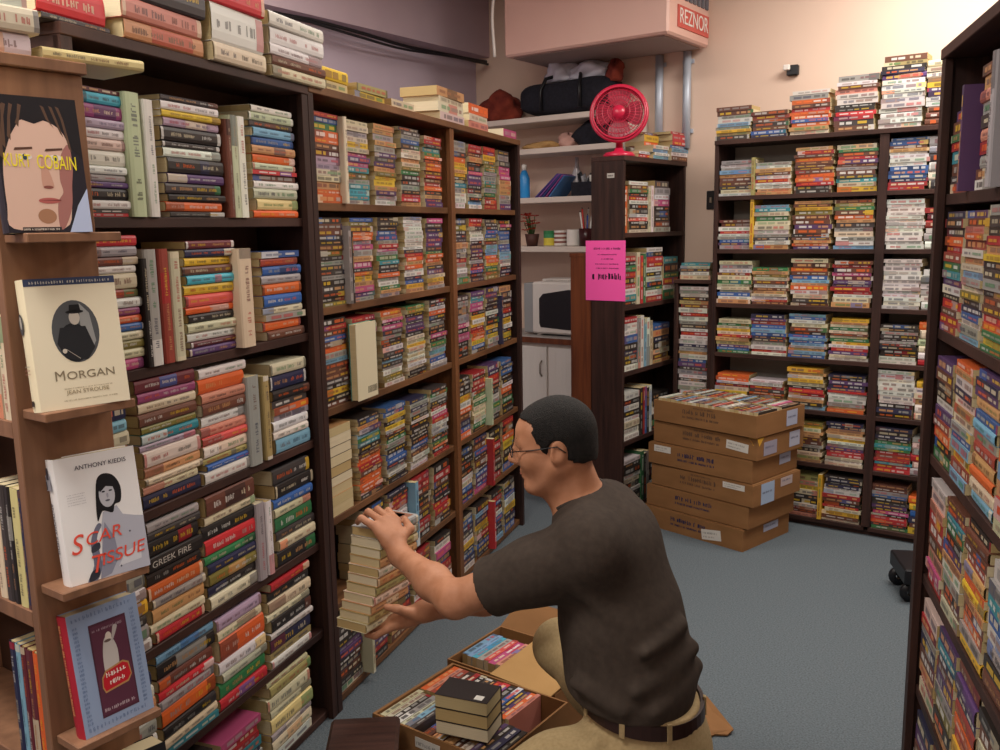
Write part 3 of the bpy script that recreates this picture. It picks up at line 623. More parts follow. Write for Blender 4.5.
m.lathe([(0, .048), (.034, .046), (.036, .04), (0, .038)], seg=18); m.v = [tuple(tilt @ Vector(v)) for v in m.v]; m.build('guard', M['redp'], t)
m = MB()
for k in range(4):
    vs = []; a0 = k*math.pi/2
    for i in range(7):
        for j in range(5):
            r_ = .03+.1*i/6; a = a0+(j/4-.5)*(.9+.5*math.sin(math.pi*i/6)); vs.append((r_*math.cos(a), r_*math.sin(a), .022*(j/4-.5)))
    fs = [(i*5+j, i*5+j+1, i*5+j+6, i*5+j+5) for i in range(6) for j in range(4)]
    m.raw(vs, fs, smooth=True)
m.lathe([(0, .024), (.028, .018), (.032, -.02), (0, -.022)], seg=18); m.v = [tuple(tilt @ Vector(v)) for v in m.v]; m.build('blades', M['redp2'], t)
GT2 = 'books on top of the pink-notice bookcase'
stack(TF, .30, 2.0205, .2, 'wR', .035, 'low pile beside the red fan', GT2, y=.01)
stack(TF, .43, 2.0205, .2, 'wcwc', .075, 'pile right of fan on pink-notice bookcase', GT2, y=-.01)
stack(TF, .44, 2.0965, .19, 'sy25o16', .075, 'upper pile right of fan on pink-notice bookcase', GT2, y=.06, D=.12)
stack(TF, .67, 2.0205, .22, 'rR18Rbcws', .165, 'end pile on top of pink-notice bookcase', GT2, y=-.01)

# ------------------------------------------------------------------ back wall bookcases
BF = Frame(Vector((2.08, 4.46, 0))-E1*1.08, math.atan2(E1.y, E1.x))
bookcase('bookcase', BF, 0, 1.30, .25, [.05, .36, .65, .93, 1.21, 1.51, 1.80], 2.10, .05, 'large dark bookcase against the cream back wall, behind the cartons', (M['dark'], M['dark_u']), dividers=(.885,), th=.024, backmat=M['grey_board'])
bookcase('low_bookcase', Frame(BF.p(0, .03, 0), BF.a), -.245, -.012, .2, [.05, .66], 1.335, .05, 'short bookcase squeezed into the corner left of the back wall bookcase', (M['dark'], M['dark_u']), th=.022)
GB = 'paperbacks on the back wall bookcase'; WB = 'back wall bookcase'
XB = [.125, .325, .54, .755, .995, 1.185]
def rowb(z, w, strs, hs):
    for k, (c, h) in enumerate(zip(strs, hs)):
        if c: stack(BF, XB[k], z, .199 if k != 4 else .185, c, h, f"{ORD[k+1]} stack, {w} shelf, {WB}", GB, y=.012, D=.12)
rowb(1.80, 'top', ['lwlcassdew', 'lwaswrwwaa', 'arsossssoordk', 'egsrpslsdtey', 'bbsawwwwbbbnrr', 'lwdlwd'], [.19, .17, .235, .235, .25, .25])
rowb(1.51, 'second', ['sswrwlbpl', 'ctegeewldwa', 'asyvsspsdsaop', 'svgsoadlelwc', 'wwwwwwwwwwwww', 'rMrMlw'], [.16, .235, .25, .25, .245, .2])
rowb(1.21, 'third', ['elwsegGelbwa', 'gaveswsaewrs', 'esosbcaoweds', 'srsmMpprrwea', 'wwwwwwwwwwwww', 'wlwlww'], [.235, .2, .25, .24, .25, .2])
rowb(.93, 'fourth', ['egeyeraKpbg', 'npBbcbndlwrw', 'cbweskbcbclacb', 'yaegesegywrpew', 'dkldkldkkkww', 'oeGewr'], [.19, .225, .235, .22, .2, .22])
rowb(.65, 'fifth', ['oowreyrd', 'wwrdosac', 'yaeyekRrwakc', 'nkpnprwwwlao', 'wwwwwwwwknk', 'yweawe'], [.16, .14, .225, .2, .245, .2])
rowb(.36, 'sixth', ['kdwernws', 'wkelrned', 'vyeaassldeKa', 'nnaaeywlprReWe'.replace('W', 'w'), 'nknkgtgrBrtrR', 'lPlrPl'], [.2, .2, .22, .235, .235, .2])
rowb(.05, 'bottom', ['kdweresa', 'eedklsra', 'KeyedkwrsS', 'dnknwwrskreyse', 'sslbkdpkmkRrdg', 'oybnsy'], [.2, .2, .23, .25, .24, .2])
for z, h, w, c in ((1.51, .27, 'second', 'y'), (1.80, .2, 'top', 'K')):
    upright(BF, .218, z, h, .018, c, f"beside first stack, {w} shelf, {WB}", GB, .004)
upright(BF, .642, .05, .25, .02, 'y', f"left of fourth stack, bottom shelf, {WB}", GB, -.004)
GBT = 'paperbacks piled on top of the back wall bookcase'
for k, (x, c, h, n) in enumerate(((.10, 'sslwclyKd', .175, 'first'), (.30, 'sBsdsbn', .135, 'second'), (.51, 'wlosRooboae', .22, 'third'), (.735, 'lwsSwwkkRrds', .27, 'fourth'), (.955, 'sKknpwwwwwwwwww', .34, 'fifth'), (1.165, 'eewayppwwsss', .30, 'sixth'))):
    stack(BF, x, 2.1005, .203, c, h, f"{n} pile on top of the {WB}", GBT, y=0, D=.13, lean=.03 if k in (0, 3) else 0)
GC = 'paperbacks in the short corner bookcase'
stack(BF, -.128, .6605, .182, 'wlwkKswrwldwrwwnlawbpdlwkwGw', .635, 'upper shelf, short corner bookcase', GC, y=.045, D=.12)
stack(BF, -.128, .0505, .18, 'wkdlwrskwnkwl', .4, 'lower shelf, short corner bookcase', GC, y=.045, D=.12)
stack(BF, -.128, 1.3355, .19, 'tGdwe', .095, 'on top of the short corner bookcase', GC, y=.04, D=.13)

# ------------------------------------------------------------------ right bookcase
RF = Frame((1.15, 2.40), R(255))
bookcase('bookcase', RF, 0, 1.0, .22, [.03, .36, .69, 1.03, 1.37, 1.715], 2.08, .03, 'dark bookcase full of paperbacks cut off at the right edge', (M['dark'], M['dark_u']), th=.028, up=.03, stile=.05)
GR = 'paperbacks on the right bookcase'; WR = 'right bookcase'
def rowr(z, w, strs, hs, xs=(.15, .353, .556, .759)):
    for k, (c, h) in enumerate(zip(strs, hs)):
        if c: stack(RF, xs[k], z, .186, c, h, f"{ORD[k+1]} stack from far end, {w} shelf, {WR}", GR, y=.016, D=.115)
rowr(1.715, 'top', ['psgrtsdB', 'saSldSrlsl', 'sMaSlrso', 'sraklr'], [.2, .27, .3, .28], (.16, .42, .66, .87))
upright(RF, .262, 1.715, .24, .018, 'p', f"beside first stack, top shelf, {WR}", GR, -.004); upright(RF, .525, 1.715, .27, .03, 'l', f"beside second stack, top shelf, {WR}", GR, -.006)
rowr(1.37, 'second', ['nkdorBgtpwkrsrB', 'psSoBwaeclevknbPlc', 'ldkraykdlkssRogyg', 'kraospdklrns'], [.3, .3, .31, .29])
rowr(1.03, 'third', ['psdkwpBokg', 'oawnPaelbcyBc', 'pnpabclBaoec', 'spknocare'], [.27, .29, .3, .3])
rowr(.69, 'fourth', ['wPSrBsSmr', 'sBtgkpawlkse', 'kssBaoyasoly', 'wltbwlks'], [.28, .29, .3, .28])
rowr(.36, 'fifth', ['Prlnsare', 'ptnsplvka', 'spnBorysm', 'kselarod'], [.27, .28, .29, .28])
rowr(.03, 'bottom', ['npsdrob', 'sapvyrms', 'npooskrd', 'kdrspo'], [.27, .28, .28, .26])

# rolling dolly behind its far end
t = empty('book_dolly', (1.91, 3.80, 0), 'low black dolly on a caster behind far end of right bookcase', 'dolly', None, R(-10))
m = MB(); m.box((-.15, -.12, .085), (.22, .14, .155), bev=.006); m.build('platform', M['black'], t)
for x, y in ((-.12, -.09), (.18, -.09), (-.12, .1), (.18, .1)):
    m = MB(); m.lathe([(.012, -.012), (.04, -.012), (.042, 0), (.04, .012), (.012, .012), (.012, -.012)], seg=18); m.v = [(x+v[0], y+v[2], .043+v[1]) for v in m.v]
    m.box((x-.008, y-.017, .04), (x+.008, y-.013, .085)); m.box((x-.008, y+.013, .04), (x+.008, y+.017, .085)); m.build('caster', M['black'], t)
# ------------------------------------------------------------------ white shelving and counter in the back corner
t = empty('wall_shelving', RM.p(.68, -.15, 0), 'white painted wall shelving in the back corner above the microwave', 'shelves', None, RM.a)
for z, x0, x1 in ((2.335, -.62, .62), (2.14, -.62, .62), (1.835, -.62, .62), (1.525, -.62, .62)):
    m = MB(); m.box((x0, -.15, z-.035), (x1, .148, z), bev=.003); m.build('shelf', M['shelfw'], t)
for x in (-.64, .62):
    m = MB(); m.box((x, -.14, .98), (x+.02, .148, 2.33)); m.build('side_panel', M['shelfw'], t)
t = empty('counter_cabinet', RM.p(.72, -.2, 0), 'white counter cabinet with a brown-edged top in the back corner', 'cabinet', None, RM.a)
m = MB(); m.box((-.68, -.16, .05), (.47, .19, .915)); m.box((-.66, -.12, 0), (.45, .19, .05)); m.build('body', M['shelfw'], t)
m = MB(); m.box((-.7, -.19, .915), (.48, .195, .955), bev=.003); m.build('worktop', noisy('grey_worktop', '#a5a19e', '#b3afab', (9, 9, 9), .4), t)
m = MB(); m.box((-.7, -.197, .915), (.48, -.19, .95)); m.build('edge_strip', M['red'], t)
for x0, x1 in ((-.66, -.25), (-.245, .09), (.095, .46)):
    m = MB(); m.box((x0+.004, -.178, .08), (x1-.004, -.1605, .89), bev=.003)
    for q in range(1, 8): m.box((x0+.02+(x1-x0-.04)*q/8-.001, -.179, .1), (x0+.02+(x1-x0-.04)*q/8+.001, -.1775, .87), lin('#000000'))
    dr = m.build('door', M['white'], t)
    m = MB(); m.tube([(x1-.04, -.18, .70), (x1-.04, -.2, .72), (x1-.04, -.2, .78), (x1-.04, -.18, .80)], .005, 6); m.build('handle', M['brass'], dr)
t = empty('microwave', RM.p(.92, -.175, .9555), 'white microwave oven with a black door on the corner counter', 'microwave', None, RM.a)
m = MB(); m.box((-.26, -.15, .012), (.26, .15, .345), bev=.012)
for x in (-.22, .22):
    for y in (-.11, .11): m.box((x-.015, y-.015, 0), (x+.015, y+.015, .0125))
m.build('casing', M['white'], t)
m = MB(); pts = [(-.2, .08), (-.19, .055), (.02, .045), (.2, .05), (.2, .29), (.02, .3), (-.17, .27), (-.2, .24)]
m.face([(x, -.1525, z) for x, z in pts]); m.raw([(x, -.1525, z) for x, z in pts]+[(x, -.15, z) for x, z in pts], [(i, i+8, (i+1) % 8+8, (i+1) % 8) for i in range(8)]); m.build('door_window', M['glassblk'], t)
m = MB(); m.box((-.335, -.13, .012), (-.262, .12, .335), bev=.006); m.build('side_vent_panel', plain('grey_vent_panel', '#9a9c9e', .5), t)
m = MB(); m.box((.215, -.153, .06), (.25, -.15, .30)); m.build('control_panel', M['black'], t)
t = empty('booklet', RM.p(.84, -.19, 1.3015), 'white booklet lying on top of the microwave', 'booklet', None, RM.a+.2)
m = MB(); m.box((-.13, -.09, 0), (.13, .09, .018), lin('#d9d2cd'), bev=.003); m.letters((-.1, -.0905, .006), (1, 0, 0), (0, 0, 1), .18, .007, lin('#8d8782'), rng); m.build('cover', M['flat'], t)

# things on the shelving
def hull(name, mat, fn, nu, nv, loc, label, cat, rot=0.):
    """closed lumpy surface: fn(u, v) -> point, u around, v bottom to top"""
    vs = []; fs = []
    for j in range(nv):
        for i in range(nu): vs.append(fn(2*math.pi*i/nu, j/(nv-1)))
    for j in range(nv-1):
        for i in range(nu): fs.append((j*nu+i, j*nu+(i+1) % nu, (j+1)*nu+(i+1) % nu, (j+1)*nu+i))
    fs += [tuple(range(nu-1, -1, -1)), tuple((nv-1)*nu+k for k in range(nu))]
    m = MB(); m.raw(vs, fs, smooth=True); o = m.build(name, mat, None, loc, (0, 0, rot)); return tag(o, label, cat)
t = empty('duffel_bag', RM.p(.87, -.17, 2.3355), 'large black duffel bag on the top white shelf', 'bag', None, RM.a)
m = MB(); vs = []; fs = []; nu = 28; nv = 26
for j in range(nv):
    q = j/(nv-1); x = -.36+.72*q; k = (1-abs(2*q-1)**5)**.4*.9+.02
    for i in range(nu):
        a = 2*math.pi*i/nu; c_, s_ = math.cos(a), math.sin(a); e = .55
        y = math.copysign(abs(c_)**e, c_)*.125*k; z = .11+math.copysign(abs(s_)**e, s_)*.11*k*(1+.08*math.sin(7*q+a))
        vs.append((x, y, max(0.001, z)))
for j in range(nv-1):
    for i in range(nu): fs.append((j*nu+i, j*nu+(i+1) % nu, (j+1)*nu+(i+1) % nu, (j+1)*nu+i))
fs += [tuple(range(nu)), tuple((nv-1)*nu+k for k in range(nu-1, -1, -1))]
m.raw(vs, fs, smooth=True); m.build('body', M['blackc'], t)
m = MB()
for x in (-.14, .14): m.tube([(x, -.128, .03), (x, -.132, .15), (x*.9, -.09, .225), (x*.6, -.03, .245), (x*.9, .09, .225)], .012, 6)
m.build('strap', M['black'], t)
def lump(sx, sy, sz, seed, sq=2.5):
    r = random.Random(seed); ph = [r.uniform(0, 6.3) for _ in range(8)]
    def fn(u, v):
        ph_ = -.75+(math.pi/2+.75)*v; k = max(0, math.cos(ph_))**.75; v = (math.sin(ph_)+.6816)/1.6816
        w = 1+.18*math.sin(3*u+ph[0]+4*v)+.12*math.sin(5*u+ph[1]-7*v)+.08*math.sin(9*u+ph[2]+11*v)
        return (sx*k*w*math.cos(u), sy*k*w*math.sin(u), sz*v*(1+.12*math.sin(2*u+ph[3])))
    return fn
hull('jacket', M['cloth_red'], lump(.15, .11, .19, 3), 30, 14, RM.p(.33, -.17, 2.3355), 'crumpled red-brown cloth left of the black duffel bag', 'cloth', RM.a)
hull('plastic_bag', M['plasticbag'], lump(.10, .07, .13, 5), 26, 14, RM.p(.80, -.17, 2.3355+.212), 'left white plastic bag crumpled on top of the black duffel', 'plastic bag', RM.a)
hull('plastic_bag', M['plasticbag'], lump(.14, .07, .10, 9), 26, 14, RM.p(1.02, -.17, 2.3355+.207), 'right white plastic bag crumpled on top of the black duffel', 'plastic bag', RM.a)
hull('pouch', M['cloth_red'], lump(.05, .05, .12, 12), 18, 10, RM.p(1.20, -.2, 2.3355+.17), 'small dark red pouch at the right end of the black duffel', 'pouch', RM.a)
hull('paper_bag', M['card_l'], lump(.13, .08, .05, 21), 22, 8, RM.p(.66, -.17, 2.1405), 'flat tan paper bag on the second white shelf', 'bag', RM.a)
hull('cloth_bundle', plain('dusty_pink_cloth', '#b98f85', .9), lump(.06, .06, .085, 22), 20, 10, RM.p(.86, -.18, 2.1405), 'dusty pink bundle on the second white shelf beside the black bag', 'cloth', RM.a)
hull('shoulder_bag', M['blackc'], lump(.15, .10, .15, 25), 26, 12, RM.p(1.08, -.17, 2.1405), 'black shoulder bag on the second white shelf behind the fan', 'bag', RM.a)
t = empty('spray_bottle', RM.p(.53, -.2, 1.8355), 'bright blue plastic bottle at left of the third white shelf', 'bottle', None, RM.a)
m = MB(); m.lathe([(0, 0), (.035, 0), (.037, .01), (.036, .13), (.02, .17), (.013, .18), (0, .181)]); m.build('body', plain('blue_plastic', '#2b86c9', .3), t)
m = MB(); m.lathe([(0, .18), (.016, .18), (.016, .215), (0, .22)]); m.build('cap', M['white'], t)
for k in range(5):
    c = ('#4b3f86', '#7a4a92', '#34407e', '#8b3f7d', '#3c6aa0')[k]
    m = MB(); m.box((-.004, -.10, 0), (.004, .10, .22-.012*k), lin(c), bev=.0015)
    o = m.build('folder', M['cover'], None, RM.p(.66+.026*k, -.17, 1.8365), (0, R(46), 0)); o.rotation_euler = (Matrix.Rotation(RM.a, 3, 'Z') @ Matrix.Rotation(R(50-2*k), 3, 'Y')).to_euler()
    tag(o, ('indigo', 'violet', 'navy', 'magenta', 'steel blue')[k]+' folder leaning among the folders on the third white shelf', 'folder', 'leaning folders on the third white shelf')
t = empty('glass_bottle', RM.p(.87, -.1, 1.8355), 'tall clear bottle behind the leaning folders on the third white shelf', 'bottle', None, RM.a)
m = MB(); m.lathe([(0, 0), (.028, 0), (.03, .02), (.029, .15), (.012, .2), (.011, .25), (0, .25)]); m.build('body', plain('pale_bottle_glass', '#b9b4b8', .15), t)
t = empty('wire_basket', RM.p(1.06, -.18, 1.8355), 'black basket of odds and ends on the third white shelf', 'basket', None, RM.a)
m = MB(); m.box((-.13, -.09, 0), (.13, .09, .008)); 
for s_ in (-1, 1): m.box((-.13, .085*s_-.004, .008), (.13, .085*s_+.004, .085)); m.box((.126*s_-.004, -.085, .008), (.126*s_+.004, .085, .085))
m.build('basket', M['blackc'], t)
m = MB(); r2 = random.Random(4)
for k in range(12):
    x, y = r2.uniform(-.1, .1), r2.uniform(-.06, .06); m.tube([(x, y, .03), (x+r2.uniform(-.05, .05), y+r2.uniform(-.03, .03), .12+r2.uniform(0, .03))], .009, 6, lin(r2.choice(['#c9c4bd', '#1c1c20', '#2a2a30', '#8d8b90'])))
m.build('contents', M['flat'], t)
t = empty('potted_flowers', RM.p(.58, -.19, 1.5255), 'red artificial flowers in a pot at left of the lowest white shelf', 'plant', None, RM.a)
m = MB(); m.lathe([(0, 0), (.035, 0), (.048, .08), (.043, .08), (.04, .07), (0, .07)]); m.build('pot', plain('dark_pot', '#4a2a24', .6), t)
m = MB(); r2 = random.Random(8)
for k in range(16):
    x, y, z = r2.uniform(-.06, .06), r2.uniform(-.05, .05), r2.uniform(.1, .21); m.tube([(x*.3, y*.3, .07), (x*.8, y*.8, z)], .003, 4, lin('#3f5a30'))
    for q in range(5):
        a = q*1.2566; m.face([(x, y, z), (x+.02*math.cos(a-.5), y+.02*math.sin(a-.5), z+.012), (x+.03*math.cos(a), y+.03*math.sin(a), z+.006), (x+.02*math.cos(a+.5), y+.02*math.sin(a+.5), z+.012)], lin(r2.choice(['#b92d20', '#d2492a', '#a5261f'])))
m.build('flowers', M['flat'], t)
def mug(x, body, bands, label, h=.10, r=.042):
    t = empty('mug', RM.p(x, -.19, 1.5255), label, 'mug', 'mugs on the lowest white shelf', RM.a+2.2)
    m = MB(); n = len(bands); prof = [(0, 0), (r*.9, 0), (r, .006)]
    m.lathe(prof, col=lin(body))
    for k, c in enumerate(bands): m.lathe([(r, .006+(h-.006)*k/n), (r, .006+(h-.006)*(k+1)/n)], col=lin(c))
    m.lathe([(r, h), (r-.004, h), (r-.005, .008), (0, .008)], col=lin(body)); m.build('body', M['cover'], t)
    m = MB(); m.tube([(r-.004, 0, h*.8), (r+.022, 0, h*.78), (r+.03, 0, h*.5), (r+.02, 0, h*.22), (r-.004, 0, h*.2)], .006, 7, lin(body)); m.build('handle', M['cover'], t)
mug(.72, '#d8d2b0', ['#d9c84a', '#d9c84a', '#3f8c5d', '#2f7d4c'], 'green and yellow mug on the lowest white shelf')
mug(.80, '#d6cfc8', ['#e0dad4', '#8d5a52', '#e0dad4', '#8d5a52', '#e0dad4', '#8d5a52', '#e0dad4'], 'striped mug between the green mug and the plain white mug')
mug(.90, '#e4ded8', ['#e4ded8'], 'plain white mug beside the dark pen cup', .105, .046)
t = empty('pen_cup', RM.p(1.0, -.2, 1.5255), 'dark red cup full of pens on the lowest white shelf', 'cup', None, RM.a)
m = MB(); m.lathe([(0, 0), (.046, 0), (.048, .11), (.044, .11), (.042, .01), (0, .01)]); m.build('cup', plain('dark_red_glaze', '#3b1518', .3), t)
GPN = 'pens in the dark red cup'
for k in range(7):
    a = k*.9; m = MB(); c = ['#e6e2dc', '#d5542c', '#e6e2dc', '#20242c', '#d9d5d0', '#b8322a', '#2b3f86'][k]
    m.tube([(.012*math.cos(a), .012*math.sin(a), .012), (.04*math.cos(a), .04*math.sin(a), .19+.02*(k % 3))], .006, 6, lin(c)); m.tube([(.04*math.cos(a), .04*math.sin(a), .19+.02*(k % 3)), (.042*math.cos(a), .042*math.sin(a), .20+.02*(k % 3))], .003, 5, lin('#333333'))
    tag(m.build('pen', M['cover'], None, RM.p(1.0, -.2, 1.5255), (0, 0, RM.a)), 'pen standing in the dark red cup on the lowest white shelf', 'pen', GPN)
t = empty('lotion_bottle', RM.p(1.12, -.2, 1.5255), 'white plastic bottle at right end of the lowest white shelf', 'bottle', None, RM.a)
m = MB(); m.lathe([(0, 0), (.036, 0), (.037, .15), (.02, .175), (0, .176)]); m.build('body', M['white'], t)
m = MB(); m.lathe([(0, .175), (.014, .175), (.014, .2), (0, .2)]); m.build('cap', M['white'], t)

# ------------------------------------------------------------------ stack of six cartons
def tray(m, w, d, h, th=.006):
    m.box((0, 0, 0), (w, d, th)); m.box((0, 0, th), (w, th, h)); m.box((0, d-th, th), (w, d, h)); m.box((0, th, th), (th, d-th, h)); m.box((w-th, th, th), (w, d-th, h))
FX = Vector((.668, -.744, 0)).normalized()
BW, BD, BH = .645, .44, .112
offs = [(0, 0, 0), (.02, .01, .4), (.045, .02, -.6), (.03, .01, 1.0), (.05, .03, -.2), (.055, .02, -1.2)]
names = ['bottom carton of the stack of six, white sticker low on its front', 'second carton from the bottom of the stack, plain blue lettering', 'third carton from the bottom, white sticker at top of its front', 'fourth carton from the bottom, white sticker at its front left corner', 'fifth carton from the bottom of the stack, torn yellow front corner', 'topmost carton of the stack, open and full of paperbacks']
ink = lin('#23264a'); ink2 = lin('#5a4334')
topf = None
for k in range(6):
    dx, dy, da = offs[k]; fa = math.atan2(FX.y, FX.x)+R(da); F0 = Frame((.785+FX.x*dx-FX.y*dy*0+.0, 4.845+FX.y*dx), fa); oz = k*(BH+.008)
    t = empty('cardboard_carton', F0.p(0, dy, oz), 'brown cardboard '+names[k], 'carton', 'stack of six book cartons', fa)
    m = MB(); tray(m, BW, BD, BH)
    if k < 5: m.box((.007, .007, BH-.004), (BW-.007, BD-.007, BH+.004))
    m.build('body', M['card'], t)
    m = MB(); dark = k in (0, 1, 3)
    c = ink if dark else ink2
    x0 = BW*.30; m.letters((x0, -.0006, BH*.55), (1, 0, 0), (0, 0, 1), BW*.36, BH*.24, c, rng, gap=.2); m.letters((x0, -.0006, BH*.34), (1, 0, 0), (0, 0, 1), BW*.36, BH*.13, c, rng, gap=.2)
    if not dark: m.letters((x0+.07, -.0006, BH*.84), (1, 0, 0), (0, 0, 1), BW*.2, BH*.09, c, rng)
    m.build('printing', M['flat'], t)
    spots = {0: [(.62, .08, .12, .055, 8)], 2: [(.72, .66, .13, .03, 0)], 3: [(.06, .62, .11, .035, 0)], 4: [(.72, .35, .13, .045, -4)]}.get(k, [])
    for fx, fz, w, h, a in spots:
        m = MB(); m.box((0, -.0012, 0), (w, -.0003, h), lin('#cfcbc4')); m.letters((.01, -.0016, h*.55), (1, 0, 0), (0, 0, 1), w-.03, h*.22, lin('#8a8784'), rng); m.letters((.01, -.0016, h*.2), (1, 0, 0), (0, 0, 1), w-.05, h*.18, lin('#8a8784'), rng)
        m.build('sticker', M['flat'], t, (fx*BW, 0, fz*BH), (0, R(-a), 0))
    for y0, y1, z0, z1, c in {5: [(.27, .37, .02, .10, '#a9afc6')], 4: [(.06, .18, .015, .085, '#9a96a8'), (.3, .4, .02, .1, '#b0b3c6')], 3: [(.26, .37, .05, .105, '#a9afc6')], 2: [(.07, .19, .0, .108, '#9fb3cf'), (.25, .36, .06, .105, '#b8a9a9')], 0: [(.19, .33, .06, .1, '#a9afc6')]}.get(k, []):
        m = MB(); m.box((BW+.0003, y0, z0), (BW+.0014, y1, z1), lin(c)); m.letters((BW+.0018, y0+.012, z0+(z1-z0)*.5), (0, 1, 0), (0, 0, 1), (y1-y0)*.75, .012, lin('#6a6a80'), rng); m.build('side_label', M['flat'], t)
    if k == 4:
        m = MB(); m.raw([(BW-.05, -.001, BH+.001), (BW+.001, -.001, BH+.001), (BW+.001, .06, BH+.001), (BW-.02, -.001, BH-.035), (BW+.001, .02, BH-.04)], [(0, 3, 4, 1), (0, 1, 2), (1, 4, 2)], lin('#d8a53c')); m.build('torn_corner', M['flat'], t)
    topf = (F0, dy, oz)
def spine_row(fr, x0, x1, y, ztop, L, D, codes, where, group, T0=.024, z_j=.004, lab=None):
    x = x0; i = 0
    while x < x1-.012:
        T = min(T0*rng.uniform(.7, 1.35), x1-x); c = codes[i % len(codes)]; i += 1
        o = fr.p(x+T, y+rng.uniform(-.003, .003), ztop-rng.uniform(0, z_j))
        book(o, fr.Y, -fr.Z, -fr.X, L*rng.uniform(.95, 1), T-.0005, D, c, f"{PAL[c][1]} paperback spine up, {ORD[min(i, 26)]} from left, {where}", group); x += T
F0, dy, oz = topf
spine_row(F0, .01, BW-.01, dy+.11, oz+BH+.012, .175, .09, 'wldsckrdwnsdlkCdwksdrdlskPd', 'front row, topmost stacked carton', 'paperbacks in the topmost carton')
spine_row(F0, .01, BW-.01, dy+.325, oz+BH+.012, .175, .09, 'dskwdlnrkdsewdckdsrlkdwmskd', 'back row, topmost stacked carton', 'paperbacks in the topmost carton')

# ------------------------------------------------------------------ open cartons on the floor by the man
CF = Frame((-.385, 2.425), math.atan2(E1.y, E1.x))
CW, CD, CH = .435, .37, .262
t = empty('open_carton', CF.p(0, 0, 0), 'open cardboard carton of paperbacks on the floor nearest the man', 'carton', 'open cartons on the floor', CF.a)
m = MB(); tray(m, CW, CD, CH); m.build('body', M['card'], t)
m = MB(); m.box((.16, -.0014, .215), (.25, -.0003, .245), lin('#cfcbc4')); m.letters((.165, -.0018, .222), (1, 0, 0), (0, 0, 1), .07, .012, lin('#8a8784'), rng); m.build('label', M['flat'], t)
m = MB(); m.raw([(0, 0, CH), (.0, CD, CH), (-.03, CD-.02, CH-.17), (-.03, .02, CH-.17), (-.004, 0, CH), (-.004, CD, CH), (-.035, CD-.02, CH-.17), (-.035, .02, CH-.17)], [(0, 1, 2, 3), (7, 6, 5, 4), (0, 3, 7, 4), (1, 5, 6, 2), (2, 6, 7, 3), (0, 4, 5, 1)]); m.build('flap', M['card'], t)
GK = 'paperbacks in the open carton'
for x in np.arange(.012, .40, .032):
    for y in (.097, .275): book(CF.p(x+.03, y, .128), CF.Y, -CF.Z, -CF.X, .172, .03, .115, rng.choice('kdsn'), 'x', GK, skip=True)
spine_row(CF, .012, .345, .275, .262, .172, .118, 'oSBsrkdkrRkbnpoSndokyBl', 'back row, open carton on floor', GK, .021)
spine_row(CF, .012, .15, .098, .258, .172, .118, 'eGklGcdsCknk', 'front row, open carton on floor', GK, .02)
spine_row(CF, .152, .335, .098, .240, .172, .10, 'sasasa', 'front row under the thick stack, open carton', GK, .026)
spine_row(CF, .337, .42, .098, .256, .172, .118, 'pknke', 'front row right end, open carton', GK, .02)
TK = Frame(CF.p(.165, -.0, 0), R(-20)); TK = Frame((-.20, 2.315), R(-22))
for k in range(3):
    T = .039; lab = ('thick black-covered book with white sticker topmost on the carton pile', 'middle thick cream-edged book of the pile on the open carton', 'lowest thick cream-edged book of the pile on the open carton')[2-k]
    book(TK.p(.08+rng.uniform(-.003, .003), .112, .2625+k*T), -TK.X, -TK.Y, TK.Z, .158, T-.0006, .108, 'k', lab, 'thick books piled on the open carton', force=True, pages_out='cream')
t0 = MB()
FC = Frame(CF.p(.0, CD+.03, 0)-E1*.05, CF.a)
t = empty('open_carton', FC.p(0, 0, 0), 'farther open carton with a pale flap folded over its right half', 'carton', 'open cartons on the floor', FC.a)
FW, FD, FH = .42, .30, .25
m = MB(); tray(m, FW, FD, FH); m.build('body', M['card'], t)
m = MB(); m.raw([(.19, -.02, FH+.008), (FW+.0, -.03, FH+.004), (FW+.0, FD-.04, FH+.02), (.19, FD-.03, FH+.02), (.19, -.02, FH+.012), (FW+.0, -.03, FH+.008), (FW+.0, FD-.04, FH+.024), (.19, FD-.03, FH+.024)], [(3, 2, 1, 0), (4, 5, 6, 7), (0, 1, 5, 4), (1, 2, 6, 5), (2, 3, 7, 6), (3, 0, 4, 7)]); fl = m.build('flap', M['card_l'], t); fl['label'] = 'pale inner side of a flap'
m = MB(); m.raw([(.0, FD, FH), (FW, FD, FH), (FW-.02, FD+.10, FH+.07), (.02, FD+.10, FH+.07), (.0, FD+.004, FH-.004), (FW, FD+.004, FH-.004), (FW-.02, FD+.104, FH+.066), (.02, FD+.104, FH+.066)], [(0, 1, 2, 3), (7, 6, 5, 4), (0, 4, 5, 1), (1, 5, 6, 2), (2, 6, 7, 3), (3, 7, 4, 0)]); m.build('flap', M['card'], t)
for x in np.arange(.012, .17, .032):
    book(FC.p(x+.03, .15, .122), FC.Y, -FC.Z, -FC.X, .172, .03, .112, 'k', 'x', GK, skip=True)
spine_row(FC, .012, .185, .15, .25, .18, .118, 'ccTlCmSmRB', 'farther open carton with pale flap', 'paperbacks in the farther carton', .024)
spine_row(FC, .43, .50, .04, .29, .172, .118, 'kdPk', 'beside the pale flap behind the knee', 'paperbacks beside the pale flap', .018) if False else None

# dark wooden box at the foot of the bookcase
t = empty('wooden_box', (-.385, 2.245, 0), 'dark wooden box on the floor in front of the open carton', 'box', None, R(4))
m = MB(); m.box((-.085, -.10, 0), (.085, .065, .285), bev=.004); m.build('body', M['dark_u'], t)
m = MB(); m.box((-.095, -.115, .2855), (.095, .08, .312), bev=.009); m.build('lid', M['dark'], t)

